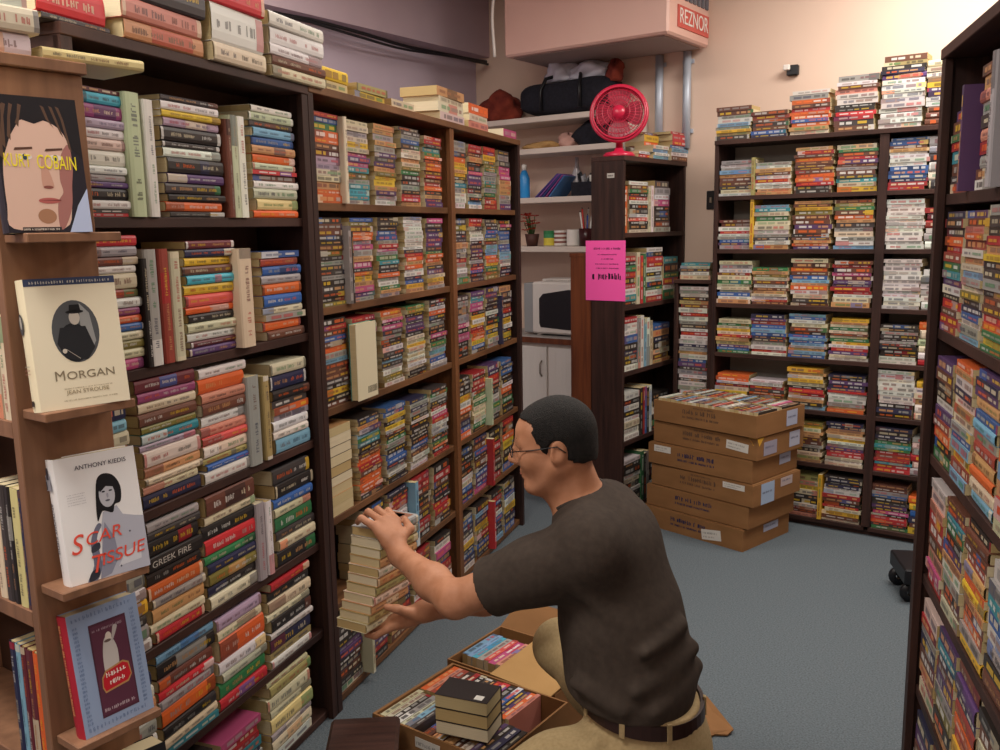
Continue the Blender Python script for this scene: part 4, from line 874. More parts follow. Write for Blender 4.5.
# torn cardboard on the carpet behind the man
t = tag(MB().build('x', M['card']), 'x'); bpy.data.objects.remove(t)
m = MB(); pts = [(.42, 2.86), (.655, 2.94), (.70, 2.90), (.745, 2.72), (.72, 2.70), (.68, 2.705), (.65, 2.685), (.62, 2.70), (.59, 2.672), (.43, 2.70)]
hz_ = lambda x, y: .004+.05*max(0, 1-abs((x-.62)*.3+(y-2.86))/.12)
vs = [(x, y, hz_(x, y)) for x, y in pts]+[(x, y, hz_(x, y)+.005) for x, y in pts]; n = len(pts)
m.raw(vs, [tuple(range(n-1, -1, -1)), tuple(range(n, 2*n))]+[(i, (i+1) % n, (i+1) % n+n, i+n) for i in range(n)])
t = m.build('cardboard_piece', M['card']); tag(t, 'torn brown cardboard piece on the carpet behind the man', 'cardboard')
# ------------------------------------------------------------------ the man (implicit surfaces turned into continuous meshes)
def V(*a): return np.array(a, dtype=np.float64)
class SDF:
    def __init__(s, lo, hi, h):
        s.lo = np.array(lo, float); s.h = h; s.n = np.ceil((np.array(hi)-s.lo)/h).astype(int)+1
        s.f = np.full(s.n, 1.0, np.float32)
    def sub(s, lo, hi):
        a = np.clip(np.floor((lo-s.lo)/s.h).astype(int), 0, s.n); b = np.clip(np.ceil((hi-s.lo)/s.h).astype(int)+1, 0, s.n)
        sl = tuple(slice(a[i], b[i]) for i in range(3))
        g = [((np.arange(a[i], b[i]))*s.h+s.lo[i]).astype(np.float32) for i in range(3)]
        return sl, g[0][:, None, None], g[1][None, :, None], g[2][None, None, :]
    def add(s, sl, d, k, op='+'):
        f = s.f[sl]
        if op == '-':
            d = -d; h = np.maximum(k-np.abs(f-d), 0)/max(k, 1e-6); s.f[sl] = np.maximum(f, d)+h*h*k*.25
        else:
            h = np.maximum(k-np.abs(f-d), 0)/max(k, 1e-6); s.f[sl] = np.minimum(f, d)-h*h*k*.25
    def cap(s, a, b, ra, rb=None, k=.02, op='+'):
        rb = ra if rb is None else rb; a = np.array(a, float); b = np.array(b, float); m = max(ra, rb)+k+.03
        sl, x, y, z = s.sub(np.minimum(a, b)-m, np.maximum(a, b)+m)
        d = b-a; L2 = max(float(d@d), 1e-9)
        t = np.clip(((x-a[0])*d[0]+(y-a[1])*d[1]+(z-a[2])*d[2])/L2, 0, 1)
        q = np.sqrt((x-a[0]-t*d[0])**2+(y-a[1]-t*d[1])**2+(z-a[2]-t*d[2])**2)-(ra+(rb-ra)*t)
        s.add(sl, q, k, op)
    def ell(s, c, r, ax=None, k=.02, op='+'):
        c = np.array(c, float); r = np.array(r, float); ax = np.eye(3) if ax is None else np.array(ax, float); m = r.max()+k+.03
        sl, x, y, z = s.sub(c-m, c+m)
        X, Y, Z = x-c[0], y-c[1], z-c[2]
        u = [(X*ax[i][0]+Y*ax[i][1]+Z*ax[i][2])/r[i] for i in range(3)]
        k0 = np.sqrt(u[0]**2+u[1]**2+u[2]**2); k1 = np.sqrt((u[0]/r[0])**2+(u[1]/r[1])**2+(u[2]/r[2])**2)+1e-9
        s.add(sl, k0*(k0-1)/k1, k, op)
    def chain(s, pts, rad, k=.02):
        for i in range(len(pts)-1): s.cap(pts[i], pts[i+1], rad[i], rad[i+1], k)
    def cut(s, p, n, k=.004):                     # remove everything on the +n side
        p = np.array(p, float); n = np.array(n, float); n /= np.linalg.norm(n)
        sl, x, y, z = s.sub(s.lo, s.lo+s.h*s.n)
        s.f = np.maximum(s.f, ((x-p[0])*n[0]+(y-p[1])*n[1]+(z-p[2])*n[2]).astype(np.float32))
    def mesh(s, name, mat, parent, smooth=2):
        f = s.f; ins = f < 0; n = f.shape
        c = np.zeros(tuple(q-1 for q in n), np.int8)
        for i in (0, 1):
            for j in (0, 1):
                for k in (0, 1): c += ins[i:n[0]-1+i, j:n[1]-1+j, k:n[2]-1+k]
        act = (c > 0) & (c < 8); idx = np.full(act.shape, -1, np.int64); A = np.argwhere(act); idx[act] = np.arange(len(A))
        pos = np.zeros((len(A), 3)); cnt = np.zeros(len(A))
        cor = [(i, j, k) for i in (0, 1) for j in (0, 1) for k in (0, 1)]
        for a in cor:
            for ax in range(3):
                if a[ax]: continue
                b = list(a); b[ax] = 1
                fa = f[A[:, 0]+a[0], A[:, 1]+a[1], A[:, 2]+a[2]].astype(float); fb = f[A[:, 0]+b[0], A[:, 1]+b[1], A[:, 2]+b[2]].astype(float)
                m = (fa < 0) != (fb < 0); t = np.where(m, fa/np.where(m, fa-fb, 1), 0)
                q = np.tile(np.array(a, float), (len(A), 1)); q[:, ax] += t
                pos[m] += q[m]; cnt[m] += 1
        pos = (pos/cnt[:, None]+A)*s.h+s.lo
        faces = []
        for ax in range(3):
            u, v = (ax+1) % 3, (ax+2) % 3
            lo = [slice(None)]*3; hi = [slice(None)]*3; lo[ax] = slice(0, -1); hi[ax] = slice(1, None)
            a, b = ins[tuple(lo)], ins[tuple(hi)]
            E_ = np.argwhere(a != b)
            ok = (E_[:, u] > 0) & (E_[:, v] > 0) & (E_[:, u] < n[u]-1) & (E_[:, v] < n[v]-1); E_ = E_[ok]
            fl = a[E_[:, 0], E_[:, 1], E_[:, 2]]
            du = np.zeros(3, int); du[u] = 1; dv = np.zeros(3, int); dv[v] = 1
            q = [idx[tuple((E_-o_).T)] for o_ in (du*0, du, du+dv, dv)]
            q = np.stack(q, 1); q[~fl] = q[~fl][:, ::-1]
            faces.append(q)
        F = np.concatenate(faces)
        for _ in range(smooth):                     # light umbrella smoothing
            acc = np.zeros_like(pos); w = np.zeros(len(pos))
            for i in range(4):
                a, b = F[:, i], F[:, (i+1) % 4]
                np.add.at(acc, a, pos[b]); np.add.at(w, a, 1); np.add.at(acc, b, pos[a]); np.add.at(w, b, 1)
            pos = pos*.5+.5*acc/np.maximum(w, 1)[:, None]
        me = bpy.data.meshes.new(name); me.vertices.add(len(pos)); me.vertices.foreach_set('co', pos.astype(np.float32).ravel())
        me.loops.add(F.size); me.loops.foreach_set('vertex_index', F.ravel().astype(np.int32)); me.polygons.add(len(F))
        me.polygons.foreach_set('loop_start', np.arange(0, F.size, 4, dtype=np.int32)); me.update(calc_edges=True); me.validate()
        me.polygons.foreach_set('use_smooth', [True]*len(me.polygons))
        me.materials.append(mat); o = bpy.data.objects.new(name, me); COL.objects.link(o); o.parent = parent
        return o

man = bpy.data.objects.new('person', None); COL.objects.link(man)
tag(man, 'man with short dark hair and glasses in brown t-shirt and khakis, crouching to shelve books', 'person')
fw = V(-.92, .39, 0); fw /= np.linalg.norm(fw); lf = np.cross(V(0, 0, 1), fw)          # facing, and his left (towards us)
# head frame
hf = V(-.985, .10, -.13); hf /= np.linalg.norm(hf); hl = np.cross(V(0, 0, 1), hf); hl /= np.linalg.norm(hl); hu = np.cross(hf, hl)
HC = V(.127, 2.03, 1.152); HS = .90
def hp(x, y, z): return HC+(hf*x+hl*y+hu*z)*HS
HA = [hf, hl, hu]
shL, elL, wrL = V(.185, 1.885, .945), V(-.115, 2.0, .79), V(-.268, 2.225, .818)
shR, elR, wrR = V(.255, 2.17, .93), V(.05, 2.26, .70), V(-.215, 2.305, .628)
hipL, knL, anL = V(.285, 1.875, .45), V(-.05, 1.825, .375), V(.15, 1.82, .08)
hipR, knR, anR = V(.355, 2.06, .45), V(.155, 2.345, .50), V(.44, 2.39, .12)
def torso(S, e):
    up = V(-.36, .06, .93); up /= np.linalg.norm(up); f2 = np.cross(lf, up); ax = [fw*.96+V(0, 0, .2), lf, up]
    ax = [np.cross(lf, up), lf, up]
    S.ell(V(.245, 2.02, .895), V(.122+e, .175+e, .135+e), ax, .05)
    S.ell(V(.272, 1.985, .755), V(.138+e, .172+e, .14+e), ax, .05)
    S.ell(V(.286, 1.962, .645), V(.142+e, .168+e, .12+e), ax, .05); S.ell(V(.312, 1.953, .575), V(.124+e, .160+e, .09+e), ax, .05)
    S.cap(V(.19, 1.905, .95), V(.255, 2.16, .94), .062+e, .062+e, .05)
    S.cap(V(.202, 2.034, .985), V(.195, 1.905, .962), .056+e, .055+e, .05); S.cap(V(.202, 2.034, .985), V(.255, 2.15, .952), .056+e, .055+e, .05)
S = SDF((-.46, 1.70, -.01), (.60, 2.56, 1.29), .0042)
# head
S.ell(hp(-.008, 0, .032), V(.094, .077, .088)*HS, HA, .01)
S.ell(hp(.040, 0, -.030), V(.056, .060, .078)*HS, HA, .03)
S.ell(hp(.055, 0, .045), V(.040, .058, .040)*HS, HA, .03)
for q in (1, -1):
    S.cap(hp(.0, .056*q, -.045), hp(.062, .022*q, -.098), .018*HS, .018*HS, .03)
    S.ell(hp(.066, .036*q, -.020), V(.02, .022, .022)*HS, HA, .04)
    S.cap(hp(.086, .012*q, .026), hp(.078, .045*q, .024), .011*HS, .010*HS, .012)
S.ell(hp(.072, 0, -.10), V(.022, .024, .018)*HS, HA, .025)
S.cap(hp(.092, 0, .022), hp(.117, 0, -.022), .009*HS, .013*HS, .012)
for q in (1, -1): S.ell(hp(.104, .012*q, -.028), V(.012, .008, .009)*HS, HA, .008)
S.ell(hp(.092, 0, -.055), V(.012, .024, .007)*HS, HA, .008); S.ell(hp(.089, 0, -.069), V(.012, .021, .008)*HS, HA, .008)
for q in (1, -1):
    S.ell(hp(.084, .032*q, .008), V(.008, .014, .009)*HS, HA, .014, '-')
    S.ell(hp(.078, .032*q, .008), V(.013, .014, .012)*HS, HA, .004)
    S.ell(hp(-.010, .077*q, -.002), V(.022, .010, .034)*HS, [hf*.95+hu*.2, hl*.9-hf*.35*q*q, hu], .006)
    S.ell(hp(.083, .032*q, .0145), V(.0135, .017, .007)*HS, HA, .004)
    S.ell(hp(-.006, .089*q, .002), V(.012, .008, .02)*HS, HA, .006, '-')
# neck
S.cap(hp(-.022, 0, -.05), V(.192, 2.033, 1.0), .054, .057, .03); S.cap(hp(.02, 0, -.085), V(.160, 2.03, 1.0), .036, .042, .03)
# trunk and legs under the clothes
torso(S, -.012)
S.ell(V(.325, 1.953, .50), V(.115, .145, .11), None, .05)
S.chain([hipL, knL, anL], [.085, .055, .042], .03); S.chain([hipR, knR, anR], [.085, .055, .042], .03)
S.cap(anL, anL+V(-.12, .05, -.06), .036, .028, .02); S.cap(anR, anR+V(-.12, .05, -.08), .036, .028, .02)
# arms
S.chain([shL, (shL+elL)/2, elL], [.055, .050, .041], .03); S.chain([elL, elL*.62+wrL*.38, wrL], [.041, .042, .027], .025)
S.chain([shR, (shR+elR)/2, elR], [.055, .048, .040], .03); S.chain([elR, elR*.62+wrR*.38, wrR], [.040, .041, .027], .025)
# near hand: rests on the corner of the stack, fingers over its top
kn = [V(-.338, 2.262, .886), V(-.322, 2.283, .893), V(-.302, 2.297, .893), V(-.283, 2.302, .886)]
S.cap(wrL, (kn[1]+kn[2])/2*.45+wrL*.55, .027, .027, .02)
for q in kn: S.cap(wrL*.55+q*.45, q, .019, .0115, .014)
mid = [V(-.372, 2.277, .902), V(-.358, 2.312, .908), V(-.336, 2.332, .908), V(-.308, 2.338, .902)]
tip = [V(-.385, 2.296, .884), V(-.376, 2.338, .884), V(-.354, 2.360, .884), V(-.322, 2.362, .884)]
for a, b, c in zip(kn, mid, tip): S.chain([a, b, c], [.0112, .0098, .0082], .004)
S.chain([wrL*.6+kn[3]*.4, V(-.245, 2.285, .868), V(-.262, 2.318, .884)], [.017, .0115, .0095], .008)
# far hand: palm up under the stack
kr = [V(-.318, 2.30, .580), V(-.325, 2.322, .577), V(-.327, 2.344, .577), V(-.322, 2.365, .58)]
S.cap(wrR, V(-.275, 2.322, .60), .027, .026, .02)
for q in kr: S.cap(V(-.25, 2.315, .610), q, .020, .0118, .014)
mr = [V(-.352, 2.300, .560), V(-.362, 2.328, .5605), V(-.365, 2.354, .5605), V(-.357, 2.378, .563)]
tr = [V(-.376, 2.304, .563), V(-.392, 2.333, .5655), V(-.394, 2.360, .5655), V(-.382, 2.385, .568)]
for a, b, c in zip(kr, mr, tr): S.chain([a, b, c], [.0112, .0098, .0082], .004)
S.chain([V(-.245, 2.295, .625), V(-.285, 2.275, .648), V(-.315, 2.282, .652)], [.017, .0118, .0095], .008)
S.mesh('body', M['skin'], man, 2)
# hair: short, following the skull, cut back from face and neck
S = SDF(HC-.16, HC+.16, .0036)
S.ell(hp(-.010, 0, .034), V(.101, .084, .094)*HS, HA, .01); S.ell(hp(-.040, 0, -.03), V(.062, .066, .06)*HS, HA, .03); S.ell(hp(.045, 0, .055), V(.046, .062, .040)*HS, HA, .03)
sl, x, y, z = S.sub(S.lo, S.lo+S.h*S.n)
X0, Y0, Z0 = x-HC[0], y-HC[1], z-HC[2]
lx = (X0*hf[0]+Y0*hf[1]+Z0*hf[2])/HS; ly = (X0*hl[0]+Y0*hl[1]+Z0*hl[2])/HS; lz = (X0*hu[0]+Y0*hu[1]+Z0*hu[2])/HS
wob = .003*np.sin(lz*210+ly*60)+.002*np.sin(lz*470+lx*150)
front = np.maximum(.050+wob-lx, lz-.080-.22*(lx-.05)+wob)                                  # bare forehead below the hairline
temple = -((lx-.024+wob)*.87-(lz+.015)*.42)                                              # in front of the sideburn
temple = np.maximum(temple, lz-.05)
nape = np.maximum(lz+.028+wob-np.clip((lx+.02)*.28, -.03, .0)*1.0, -10)                    # below the hair at ear and nape
S.f = np.maximum(S.f, np.maximum(-front, np.maximum(-temple, -nape))*HS).astype(np.float32)
for q in (1, -1): S.ell(hp(-.006, .083*q, -.008), V(.026, .03, .036)*HS, HA, .004, '-')
S.mesh('hair', M['hair'], man, 2)
# brows, eyes, mouth line
m = MB()
for q in (1, -1): m.tube([hp(.094, .014*q, .031), hp(.093, .03*q, .036), hp(.080, .048*q, .032)], [.0025, .0035, .002], 6)
m.build('eyebrows', M['hair'], man)
for q in (1, -1):
    m = MB(); c = hp(.0795, .032*q, .006); vs = []; r_ = .011
    me = [(c+np.array((math.cos(a)*math.sin(b_), math.sin(a)*math.sin(b_), math.cos(b_)))*r_) for b_ in [math.pi*j/8 for j in range(9)] for a in [2*math.pi*i/12 for i in range(12)]]
    m.raw(me, [(j*12+i, j*12+(i+1) % 12, (j+1)*12+(i+1) % 12, (j+1)*12+i) for j in range(8) for i in range(12)], lin('#d9d2cb'), 0, True)
    c2 = c+hf*.0098; m.face([c2+(hl*math.cos(a)+hu*math.sin(a))*.005 for a in [2*math.pi*i/14 for i in range(14)]], lin('#2c221d'))
    m.build('eye', M['cover'], man)
m = MB(); m.tube([hp(.0985, .018, -.0625), hp(.102, 0, -.0625), hp(.0985, -.018, -.0625)], .0016, 5); m.build('mouth_line', plain('lip_shadow_skin', '#7c4438', .6), man)
# glasses
gl = bpy.data.objects.new('glasses', None); COL.objects.link(gl); gl.parent = man; gl['label'] = 'thin dark-framed glasses'
m = MB()
for q in (1, -1):
    m.tube([hp(.113, .033*q+.021*math.cos(a), .004+.015*math.sin(a)) for a in [2*math.pi*i/20 for i in range(20)]], .0013, 5, closed=True)
m.tube([hp(.113, .012, .008), hp(.117, 0, .01), hp(.113, -.012, .008)], .0013, 5); m.build('rim', M['black'], gl)
for q in (1, -1):
    m = MB(); m.tube([hp(.112, .054*q, .008), hp(.06, .070*q, .009), hp(-.008, .086*q, .014), hp(-.028, .086*q, -.004)], .0014, 5); m.build('temple', M['black'], gl)
# t-shirt
S = SDF((-.10, 1.68, .50), (.52, 2.32, 1.10), .0045)
torso(S, .006)
slL = (shL*.27+elL*.73); slR = (shR*.3+elR*.7)
S.chain([shL, (shL+slL)/2, slL+(slL-shL)*.2], [.074, .070, .070], .045); S.chain([shR, slR+(slR-shR)*.2], [.072, .068], .045)
# folds: soft ridges where the cloth gathers
for a, b, r_ in ((V(.43, 1.92, .70), V(.28, 1.785, .665), .012), (V(.445, 1.95, .64), V(.32, 1.79, .615), .012), (V(.11, 1.86, .93), V(.24, 1.84, .80), .012), (V(.40, 1.90, .765), V(.30, 1.80, .745), .010), (V(.15, 1.84, .66), V(.25, 1.79, .62), .011)):
    S.cap(a, b, r_, r_*.6, .03)
d = (elL-shL)/np.linalg.norm(elL-shL)
fx, y_, z_ = None, None, None
sl, x, y, z = S.sub(S.lo, S.lo+S.h*S.n)
side = ((x-slL[0])*d[0]+(y-slL[1])*d[1]+(z-slL[2])*d[2]); near = np.sqrt((x-slL[0])**2+(y-slL[1])**2+(z-slL[2])**2)
S.f = np.where(near < .125, np.maximum(S.f, side), S.f).astype(np.float32)
d = (elR-shR)/np.linalg.norm(elR-shR); side = ((x-slR[0])*d[0]+(y-slR[1])*d[1]+(z-slR[2])*d[2]); near = np.sqrt((x-slR[0])**2+(y-slR[1])**2+(z-slR[2])**2)
S.f = np.where(near < .10, np.maximum(S.f, side), S.f).astype(np.float32)
S.cut(V(.33, 1.93, .578), V(-.13, .02, -1))                       # hem
S.cap(V(.165, 2.032, 1.06), V(.190, 2.034, 1.02), .056, .057, .01, '-')
S.mesh('t_shirt', M['shirt'], man, 3)
m = MB(); nk = V(.178, 2.033, 1.030); na = V(-.42, 0, .9); na /= np.linalg.norm(na); n1 = np.cross(na, lf); n1 /= np.linalg.norm(n1); n2 = np.cross(na, n1)
m.tube([nk+n1*(.063*math.cos(a))+n2*(.062*math.sin(a))-na*(.006*math.cos(2*a)) for a in [2*math.pi*i/36 for i in range(36)]], .008, 7, closed=True); m.build('collar', M['rib'], man)
# trousers
S = SDF((-.22, 1.72, .05), (.56, 2.50, .66), .005)
S.ell(V(.318, 1.953, .51), V(.128, .160, .135), None, .05); S.ell(V(.318, 1.953, .585), V(.127, .159, .13), None, .03); S.ell(V(.37, 1.965, .43), V(.115, .155, .12), None, .06)
S.chain([hipL, (hipL+knL)/2+V(0, 0, .012), knL], [.106, .094, .076], .05); S.chain([knL, anL], [.076, .060], .03)
S.chain([hipR, (hipR+knR)/2, knR], [.105, .092, .072], .05); S.chain([knR, anR], [.07, .058], .03)
for a, b in ((V(.13, 1.80, .475), V(.22, 1.775, .42)), (V(.20, 1.82, .535), V(.13, 1.79, .46)), (V(.02, 1.80, .43), V(.06, 1.77, .36))): S.cap(a, b, .008, .006, .025)
S.cut(V(.33, 1.93, .592), V(.16, -.02, 1))
S.mesh('trousers', M['khaki'], man, 3)
def waist(off, z0, r_): 
    pts = []
    for i in range(44):
        a = 2*math.pi*i/44; p = V(.318, 1.953, 0)+fw*((.1385+off)*math.cos(a))+lf*((.1685+off)*math.sin(a)); p[2] = z0+.014-.16*(p[0]-.33); pts.append(p)
    return pts
m = MB(); a = waist(.006, .535, 0); b = waist(.004, .568, 0); a2 = waist(-.004, .535, 0); b2 = waist(-.005, .568, 0); n = 44
m.raw(a+b+b2+a2, [(i, (i+1) % n, n+(i+1) % n, n+i) for i in range(n)]+[(n+i, n+(i+1) % n, 2*n+(i+1) % n, 2*n+i) for i in range(n)]+[(3*n+i, 3*n+(i+1) % n, (i+1) % n, i) for i in range(n)]+[(2*n+i, 2*n+(i+1) % n, 3*n+(i+1) % n, 3*n+i) for i in range(n)], smooth=False); m.build('belt', M['belt'], man)
lo_, hi_ = waist(.003, .53, 0), waist(.001, .574, 0); out = waist(.0085, .53, 0); out2 = waist(.0075, .574, 0)
for i in (6, 11, 16, 24, 34, 40):
    m = MB(); tz = (lo_[(i+1) % n]-lo_[i]); tz = tz/np.linalg.norm(tz)*.006
    m.raw([lo_[i]-tz, lo_[i]+tz, hi_[i]+tz, hi_[i]-tz, out[i]-tz, out[i]+tz, out2[i]+tz, out2[i]-tz], [(3, 2, 1, 0), (4, 5, 6, 7), (0, 1, 5, 4), (1, 2, 6, 5), (2, 3, 7, 6), (3, 0, 4, 7)]); m.build('belt_loop', M['khaki'], man)
# white pocket lining peeping from the side pocket
m = MB(); pc = V(.165, 1.762, .475)
pts = [(-.02, -.022), (.0, -.03), (.02, -.01), (.03, .02), (.022, .036), (.006, .022), (-.012, .0)]
ux = V(.9, -.15, .2); uz = V(.2, -.25, .9)
m.raw([pc+ux*x+uz*z for x, z in pts]+[pc+V(.0, .012, .0)+ux*x+uz*z for x, z in pts], [tuple(range(7)), tuple(range(13, 6, -1))]+[(i, i+7, (i+1) % 7+7, (i+1) % 7) for i in range(7)]); m.build('pocket_lining', M['lining'], man)
# shoes
for an_, tdir in ((anL, V(-.95, .3, 0)), (anR, V(-.95, .25, 0))):
    tdir = tdir/np.linalg.norm(tdir); g = V(an_[0], an_[1], 0)
    S = SDF(V(an_[0]-.30, an_[1]-.16, .0), V(an_[0]+.16, an_[1]+.18, .2), .005)
    heel = g-tdir*.055+V(0, 0, .05); S.cap(heel, g+tdir*.03+V(0, 0, .055), .042, .046, .03); S.cap(g+tdir*.03+V(0, 0, .05), g+tdir*.17+V(0, 0, .036), .046, .034, .03); S.cap(an_+V(0, 0, -.02), an_+V(.01, 0, .02), .05, .05, .03)
    S.cut(V(0, 0, .004), V(0, 0, -1)); S.mesh('shoe', M['shoe'], man, 2)

# the books he is holding
HF = Vector((.5, .866, 0)).normalized(); HW = Vector((-HF.y, HF.x, 0))
zz = .582
for k in range(11):
    T = .287/11; f = k/10; cx = -.372+.052*f+.010*math.sin(f*3.1); cy = 2.362
    # spine towards the right (away from shelf): Y goes back to the shelf
    tilt_ = R(4)
    o = Vector((cx, cy, zz))-HW*.0525
    book(o, HF, HW, Vector((0, 0, 1)), .165+rng.uniform(-.004, .004), T-.0006, .105, 'leKaeaKeaKe'[10-k], f"paperback {'topmost' if k == 10 else 'lowest' if k == 0 else ORD[11-k]+' from top'} of the stack held by the man", 'stack of paperbacks held by the man', force=True)
    zz += T

# ------------------------------------------------------------------ turn the book list into objects
def corners(b):
    o, X, Y, Z = b['o'], b['X'], b['Y'], b['Z']
    return [o+X*sx*b['L']/2+Y*y*b['D']+Z*z*b['T'] for sx in (-1, 1) for y in (0, 1) for z in (0, 1)]
def spine_area(b):
    o, X, Z = b['o'], b['X'], b['Z']; f = b['Y']*(b['D'] if b['pages_out'] else 0)
    q = [project(p) for p in (o-X*b['L']/2+f, o+X*b['L']/2+f, o+X*b['L']/2+Z*b['T']+f, o-X*b['L']/2+Z*b['T']+f)]
    if any(p is None for p in q): return 0
    q = [(min(1000, max(0, x)), min(750, max(0, y))) for x, y in q]
    A = abs(sum(q[i][0]*q[(i+1) % 4][1]-q[(i+1) % 4][0]*q[i][1] for i in range(4)))/2
    return A
for b in BOOKS: b['area'] = -1 if b['skip'] else (1e9 if b['force'] else spine_area(b))
order = sorted([b for b in BOOKS if b['area'] > 25], key=lambda b: -b['area'])
NIND = 300
chosen = order[:NIND]; ids = set(id(b) for b in chosen)
def spine_marks(b, r):
    """title and author blocks printed along the spine: (x0, x1, z0, z1, colour) with x in -.5..+.5 and z in 0..1"""
    out = []; base = b['code']; style = r.randrange(6)
    lt = base in 'weyYGPKaLcTSl'
    inks = ['k', 'n', 's', 'M', 'r', 'g', 'd'] if lt else ['w', 'e', 'y', 'w', 'l', 'a', 'o']
    if style == 0: out.append((-.5, -.5+r.uniform(.15, .45), 0, 1, r.choice('kwrnsdMeob')))
    if style == 1: out.append((.5-r.uniform(.08, .3), .5, 0, 1, r.choice('kwrnsdMeyg')))
    if style == 2: c = r.choice('wkresn'); out.append((-.5, -.46, 0, 1, c)); out.append((.44, .5, 0, 1, c))
    if style == 3: out.append((r.uniform(-.2, .1), r.uniform(.15, .4), .0, 1, r.choice('klesrnab')))
    return out, inks
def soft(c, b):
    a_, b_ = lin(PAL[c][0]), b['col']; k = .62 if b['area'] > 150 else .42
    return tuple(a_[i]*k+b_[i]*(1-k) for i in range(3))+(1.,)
def text_blocks(m, P, b, r, inks, hard):
    """lettering bars along the spine"""
    T, L = b['T'], b['L']; x = -.42+r.uniform(0, .08); n = 0; c = soft(r.choice(inks), b)
    h = r.uniform(.24, .42) if hard else r.uniform(.3, .55)
    while x < .38:
        w = r.uniform(.07, .26); x2 = min(x+w, .42)
        if hard:
            o = P(x*L, T*(.5-h/2)); m.letters(o, b['X'], b['Z'], (x2-x)*L, h*T, c, r, words=False)
        else: m.face([P(x*L, T*(.5-h/2)), P(x2*L, T*(.5-h/2)), P(x2*L, T*(.5+h/2)), P(x*L, T*(.5+h/2))], c)
        x = x2+r.uniform(.02, .06); n += 1
        if n == 2: x += r.uniform(.0, .12); c = soft(r.choice(inks), b)
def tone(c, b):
    k = .30 if b['area'] < 260 else .10      # mixes dark brown into the cover, more where a book shows small
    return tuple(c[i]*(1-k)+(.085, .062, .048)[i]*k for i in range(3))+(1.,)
stuffm = MB(); nlab = {}
greens = None
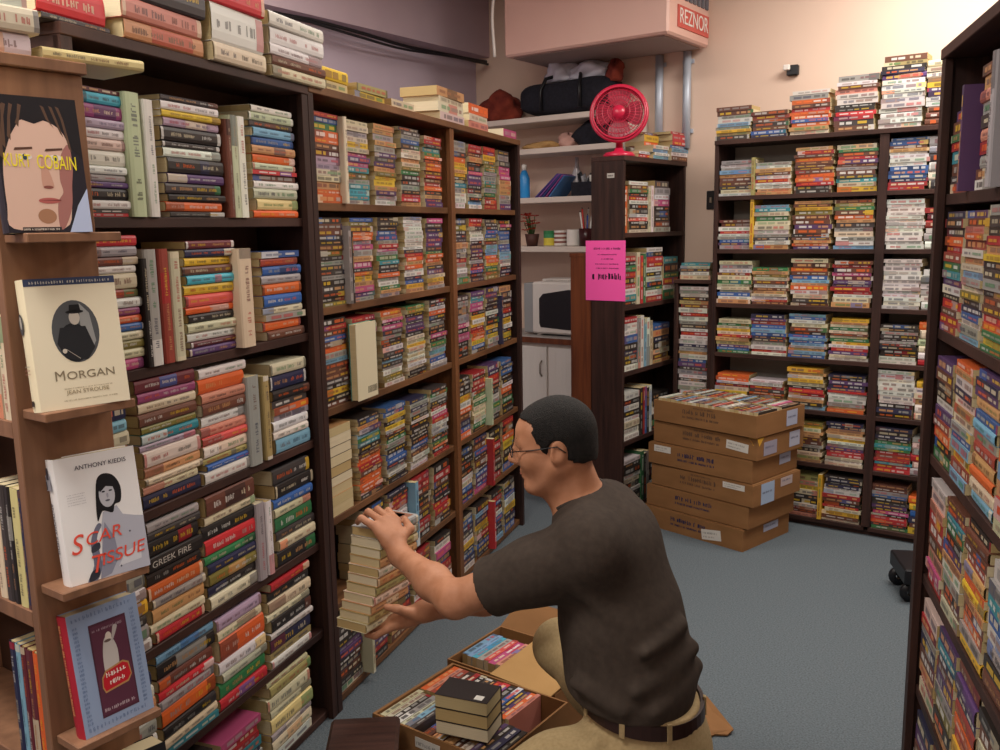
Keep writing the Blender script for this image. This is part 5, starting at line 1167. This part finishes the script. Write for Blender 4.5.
for b in BOOKS:
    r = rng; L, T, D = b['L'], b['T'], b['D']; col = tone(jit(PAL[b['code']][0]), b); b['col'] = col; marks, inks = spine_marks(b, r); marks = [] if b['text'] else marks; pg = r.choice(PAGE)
    if b['area'] <= 0 and not b['skip'] and not b['pages_out']: continue
    if id(b) in ids:
        mtx = basis(b['o'], b['X'], b['Y'], b['Z']); c = .0011
        m = MB(); rr = min(.006, T*.35)
        out = [(D, T), (rr, T), (rr*.35, T*.93), (0, T*.72), (0, T*.28), (rr*.35, T*.07), (rr, 0), (D, 0)]
        inn = [(D, T-c), (rr, T-c), (rr*.35+c, T*.93-c*.5), (c, T*.72), (c, T*.28), (rr*.35+c, T*.07+c*.5), (rr, c), (D, c)]
        n = len(out)
        for a_, s_ in ((out, 1), (inn, -1)):
            for i in range(n-1):
                q = [(-L/2, *a_[i]), (L/2, *a_[i]), (L/2, *a_[i+1]), (-L/2, *a_[i+1])]; m.face(q if s_ > 0 else q[::-1], col)
        for sx in (-1, 1):
            for i in range(n-1): m.face([(sx*L/2, *out[i]), (sx*L/2, *out[i+1]), (sx*L/2, *inn[i+1]), (sx*L/2, *inn[i])], col)
        for i in (0, n-1): m.face([(-L/2, *out[i]), (L/2, *out[i]), (L/2, *inn[i]), (-L/2, *inn[i])], col)
        e = -.0003
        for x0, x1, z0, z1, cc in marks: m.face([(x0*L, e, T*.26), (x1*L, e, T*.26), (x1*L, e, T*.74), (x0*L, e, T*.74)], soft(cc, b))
        for x0, x1, z0, z1, cc in marks:
            k2 = soft(cc, b)
            for za, zb in (((.26, 0.), (.07, rr*.35)), ((.74, 0.), (.93, rr*.35))): m.face([(x0*L, za[1]-.0003, za[0]*T), (x1*L, za[1]-.0003, za[0]*T), (x1*L, zb[1]-.0003, zb[0]*T), (x0*L, zb[1]-.0003, zb[0]*T)], k2)
        bb = dict(b); bb['X'] = Vector((1, 0, 0)); bb['Z'] = Vector((0, 0, 1))
        if not b['text'] and not b['pages_out']: text_blocks(m, lambda x, z: Vector((x, -.0006, z)), bb, r, inks, L*FPX/max(.5, b['o'].length) > 45)
        if b['pages_out'] == 'cream' and 'sticker' in b['label']:
            m.face([(-.06, .075, T+.0004), (-.06, .098, T+.0004), (-.035, .098, T+.0004), (-.035, .075, T+.0004)], lin('#d9d6d0'))
        if b['group'].startswith('stack of paperbacks held') and 'topmost' in b['label']:
            for x0, x1, y0, y1, cc in ((-.45, .1, .05, .95, '#c9cdd0'), (-.3, .0, .2, .6, '#3a3c40'), (.15, .45, .1, .9, '#8b5d4a'), (.2, .4, .3, .7, '#2b2b2e')): m.face([(x0*L, y0*D, T+.0003), (x1*L, y0*D, T+.0003), (x1*L, y1*D, T+.0003), (x0*L, y1*D, T+.0003)], lin(cc))
        o = m.build(b['name'], M['cover']); o.matrix_world = mtx
        lab = b['label']
        tag(o, lab, 'book', b['group'])
        m = MB(); m.box((-L/2+.0015, rr+.0004, c+.0001), (L/2-.0015, D-.0015, T-c-.0001), pg); m.build('page_block', M['page'], o)
        if b['text']: text_obj(b['text'], 'spine_title', T*.62, bpy.data.materials.get('ink_silver') or plain('ink_silver', '#c9c4bd', .5), o, basis(Vector((-.02, -.0008, T*.5)), Vector((1, 0, 0)), Vector((0, 0, 1)), Vector((0, -1, 0))), .0001, 1.25)
    else:
        o, X, Y, Z = b['o'], b['X'], b['Y'], b['Z']; m = stuffm
        Q = lambda x, y, z: o+X*x+Y*y+Z*z
        a, h = -L/2, L/2; sp = [Q(a, 0, 0), Q(h, 0, 0), Q(h, 0, T), Q(a, 0, T)]; bk = [Q(a, D, 0), Q(h, D, 0), Q(h, D, T), Q(a, D, T)]
        m.face(sp, col); m.face([sp[3], sp[2], bk[2], bk[3]], col); m.face([sp[0], bk[0], bk[1], sp[1]], col)
        m.face([sp[1], bk[1], bk[2], sp[2]], pg, 1); m.face([sp[0], sp[3], bk[3], bk[0]], pg, 1); m.face([bk[0], bk[3], bk[2], bk[1]], pg, 1)
        if b['skip'] or b['area'] < 4: continue
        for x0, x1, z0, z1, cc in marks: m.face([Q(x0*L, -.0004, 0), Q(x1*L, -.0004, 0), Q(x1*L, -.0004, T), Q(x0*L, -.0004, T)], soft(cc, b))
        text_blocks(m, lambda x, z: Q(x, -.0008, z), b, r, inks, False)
s = stuffm.build('paperback_books', [M['cover'], M['page']])
tag(s, 'crowded small paperbacks filling the farther bookcases and cartons', 'books', None, 'stuff')
print('BOOKS', len(BOOKS), 'individual', len(chosen), 'smallest area', chosen[-1]['area'])

# ------------------------------------------------------------------ colour management
vs_ = scene.view_settings; vs_.view_transform = 'Standard'; vs_.look = 'None'; vs_.gamma = 1.0; vs_.use_curve_mapping = False; vs_.exposure = -0.12
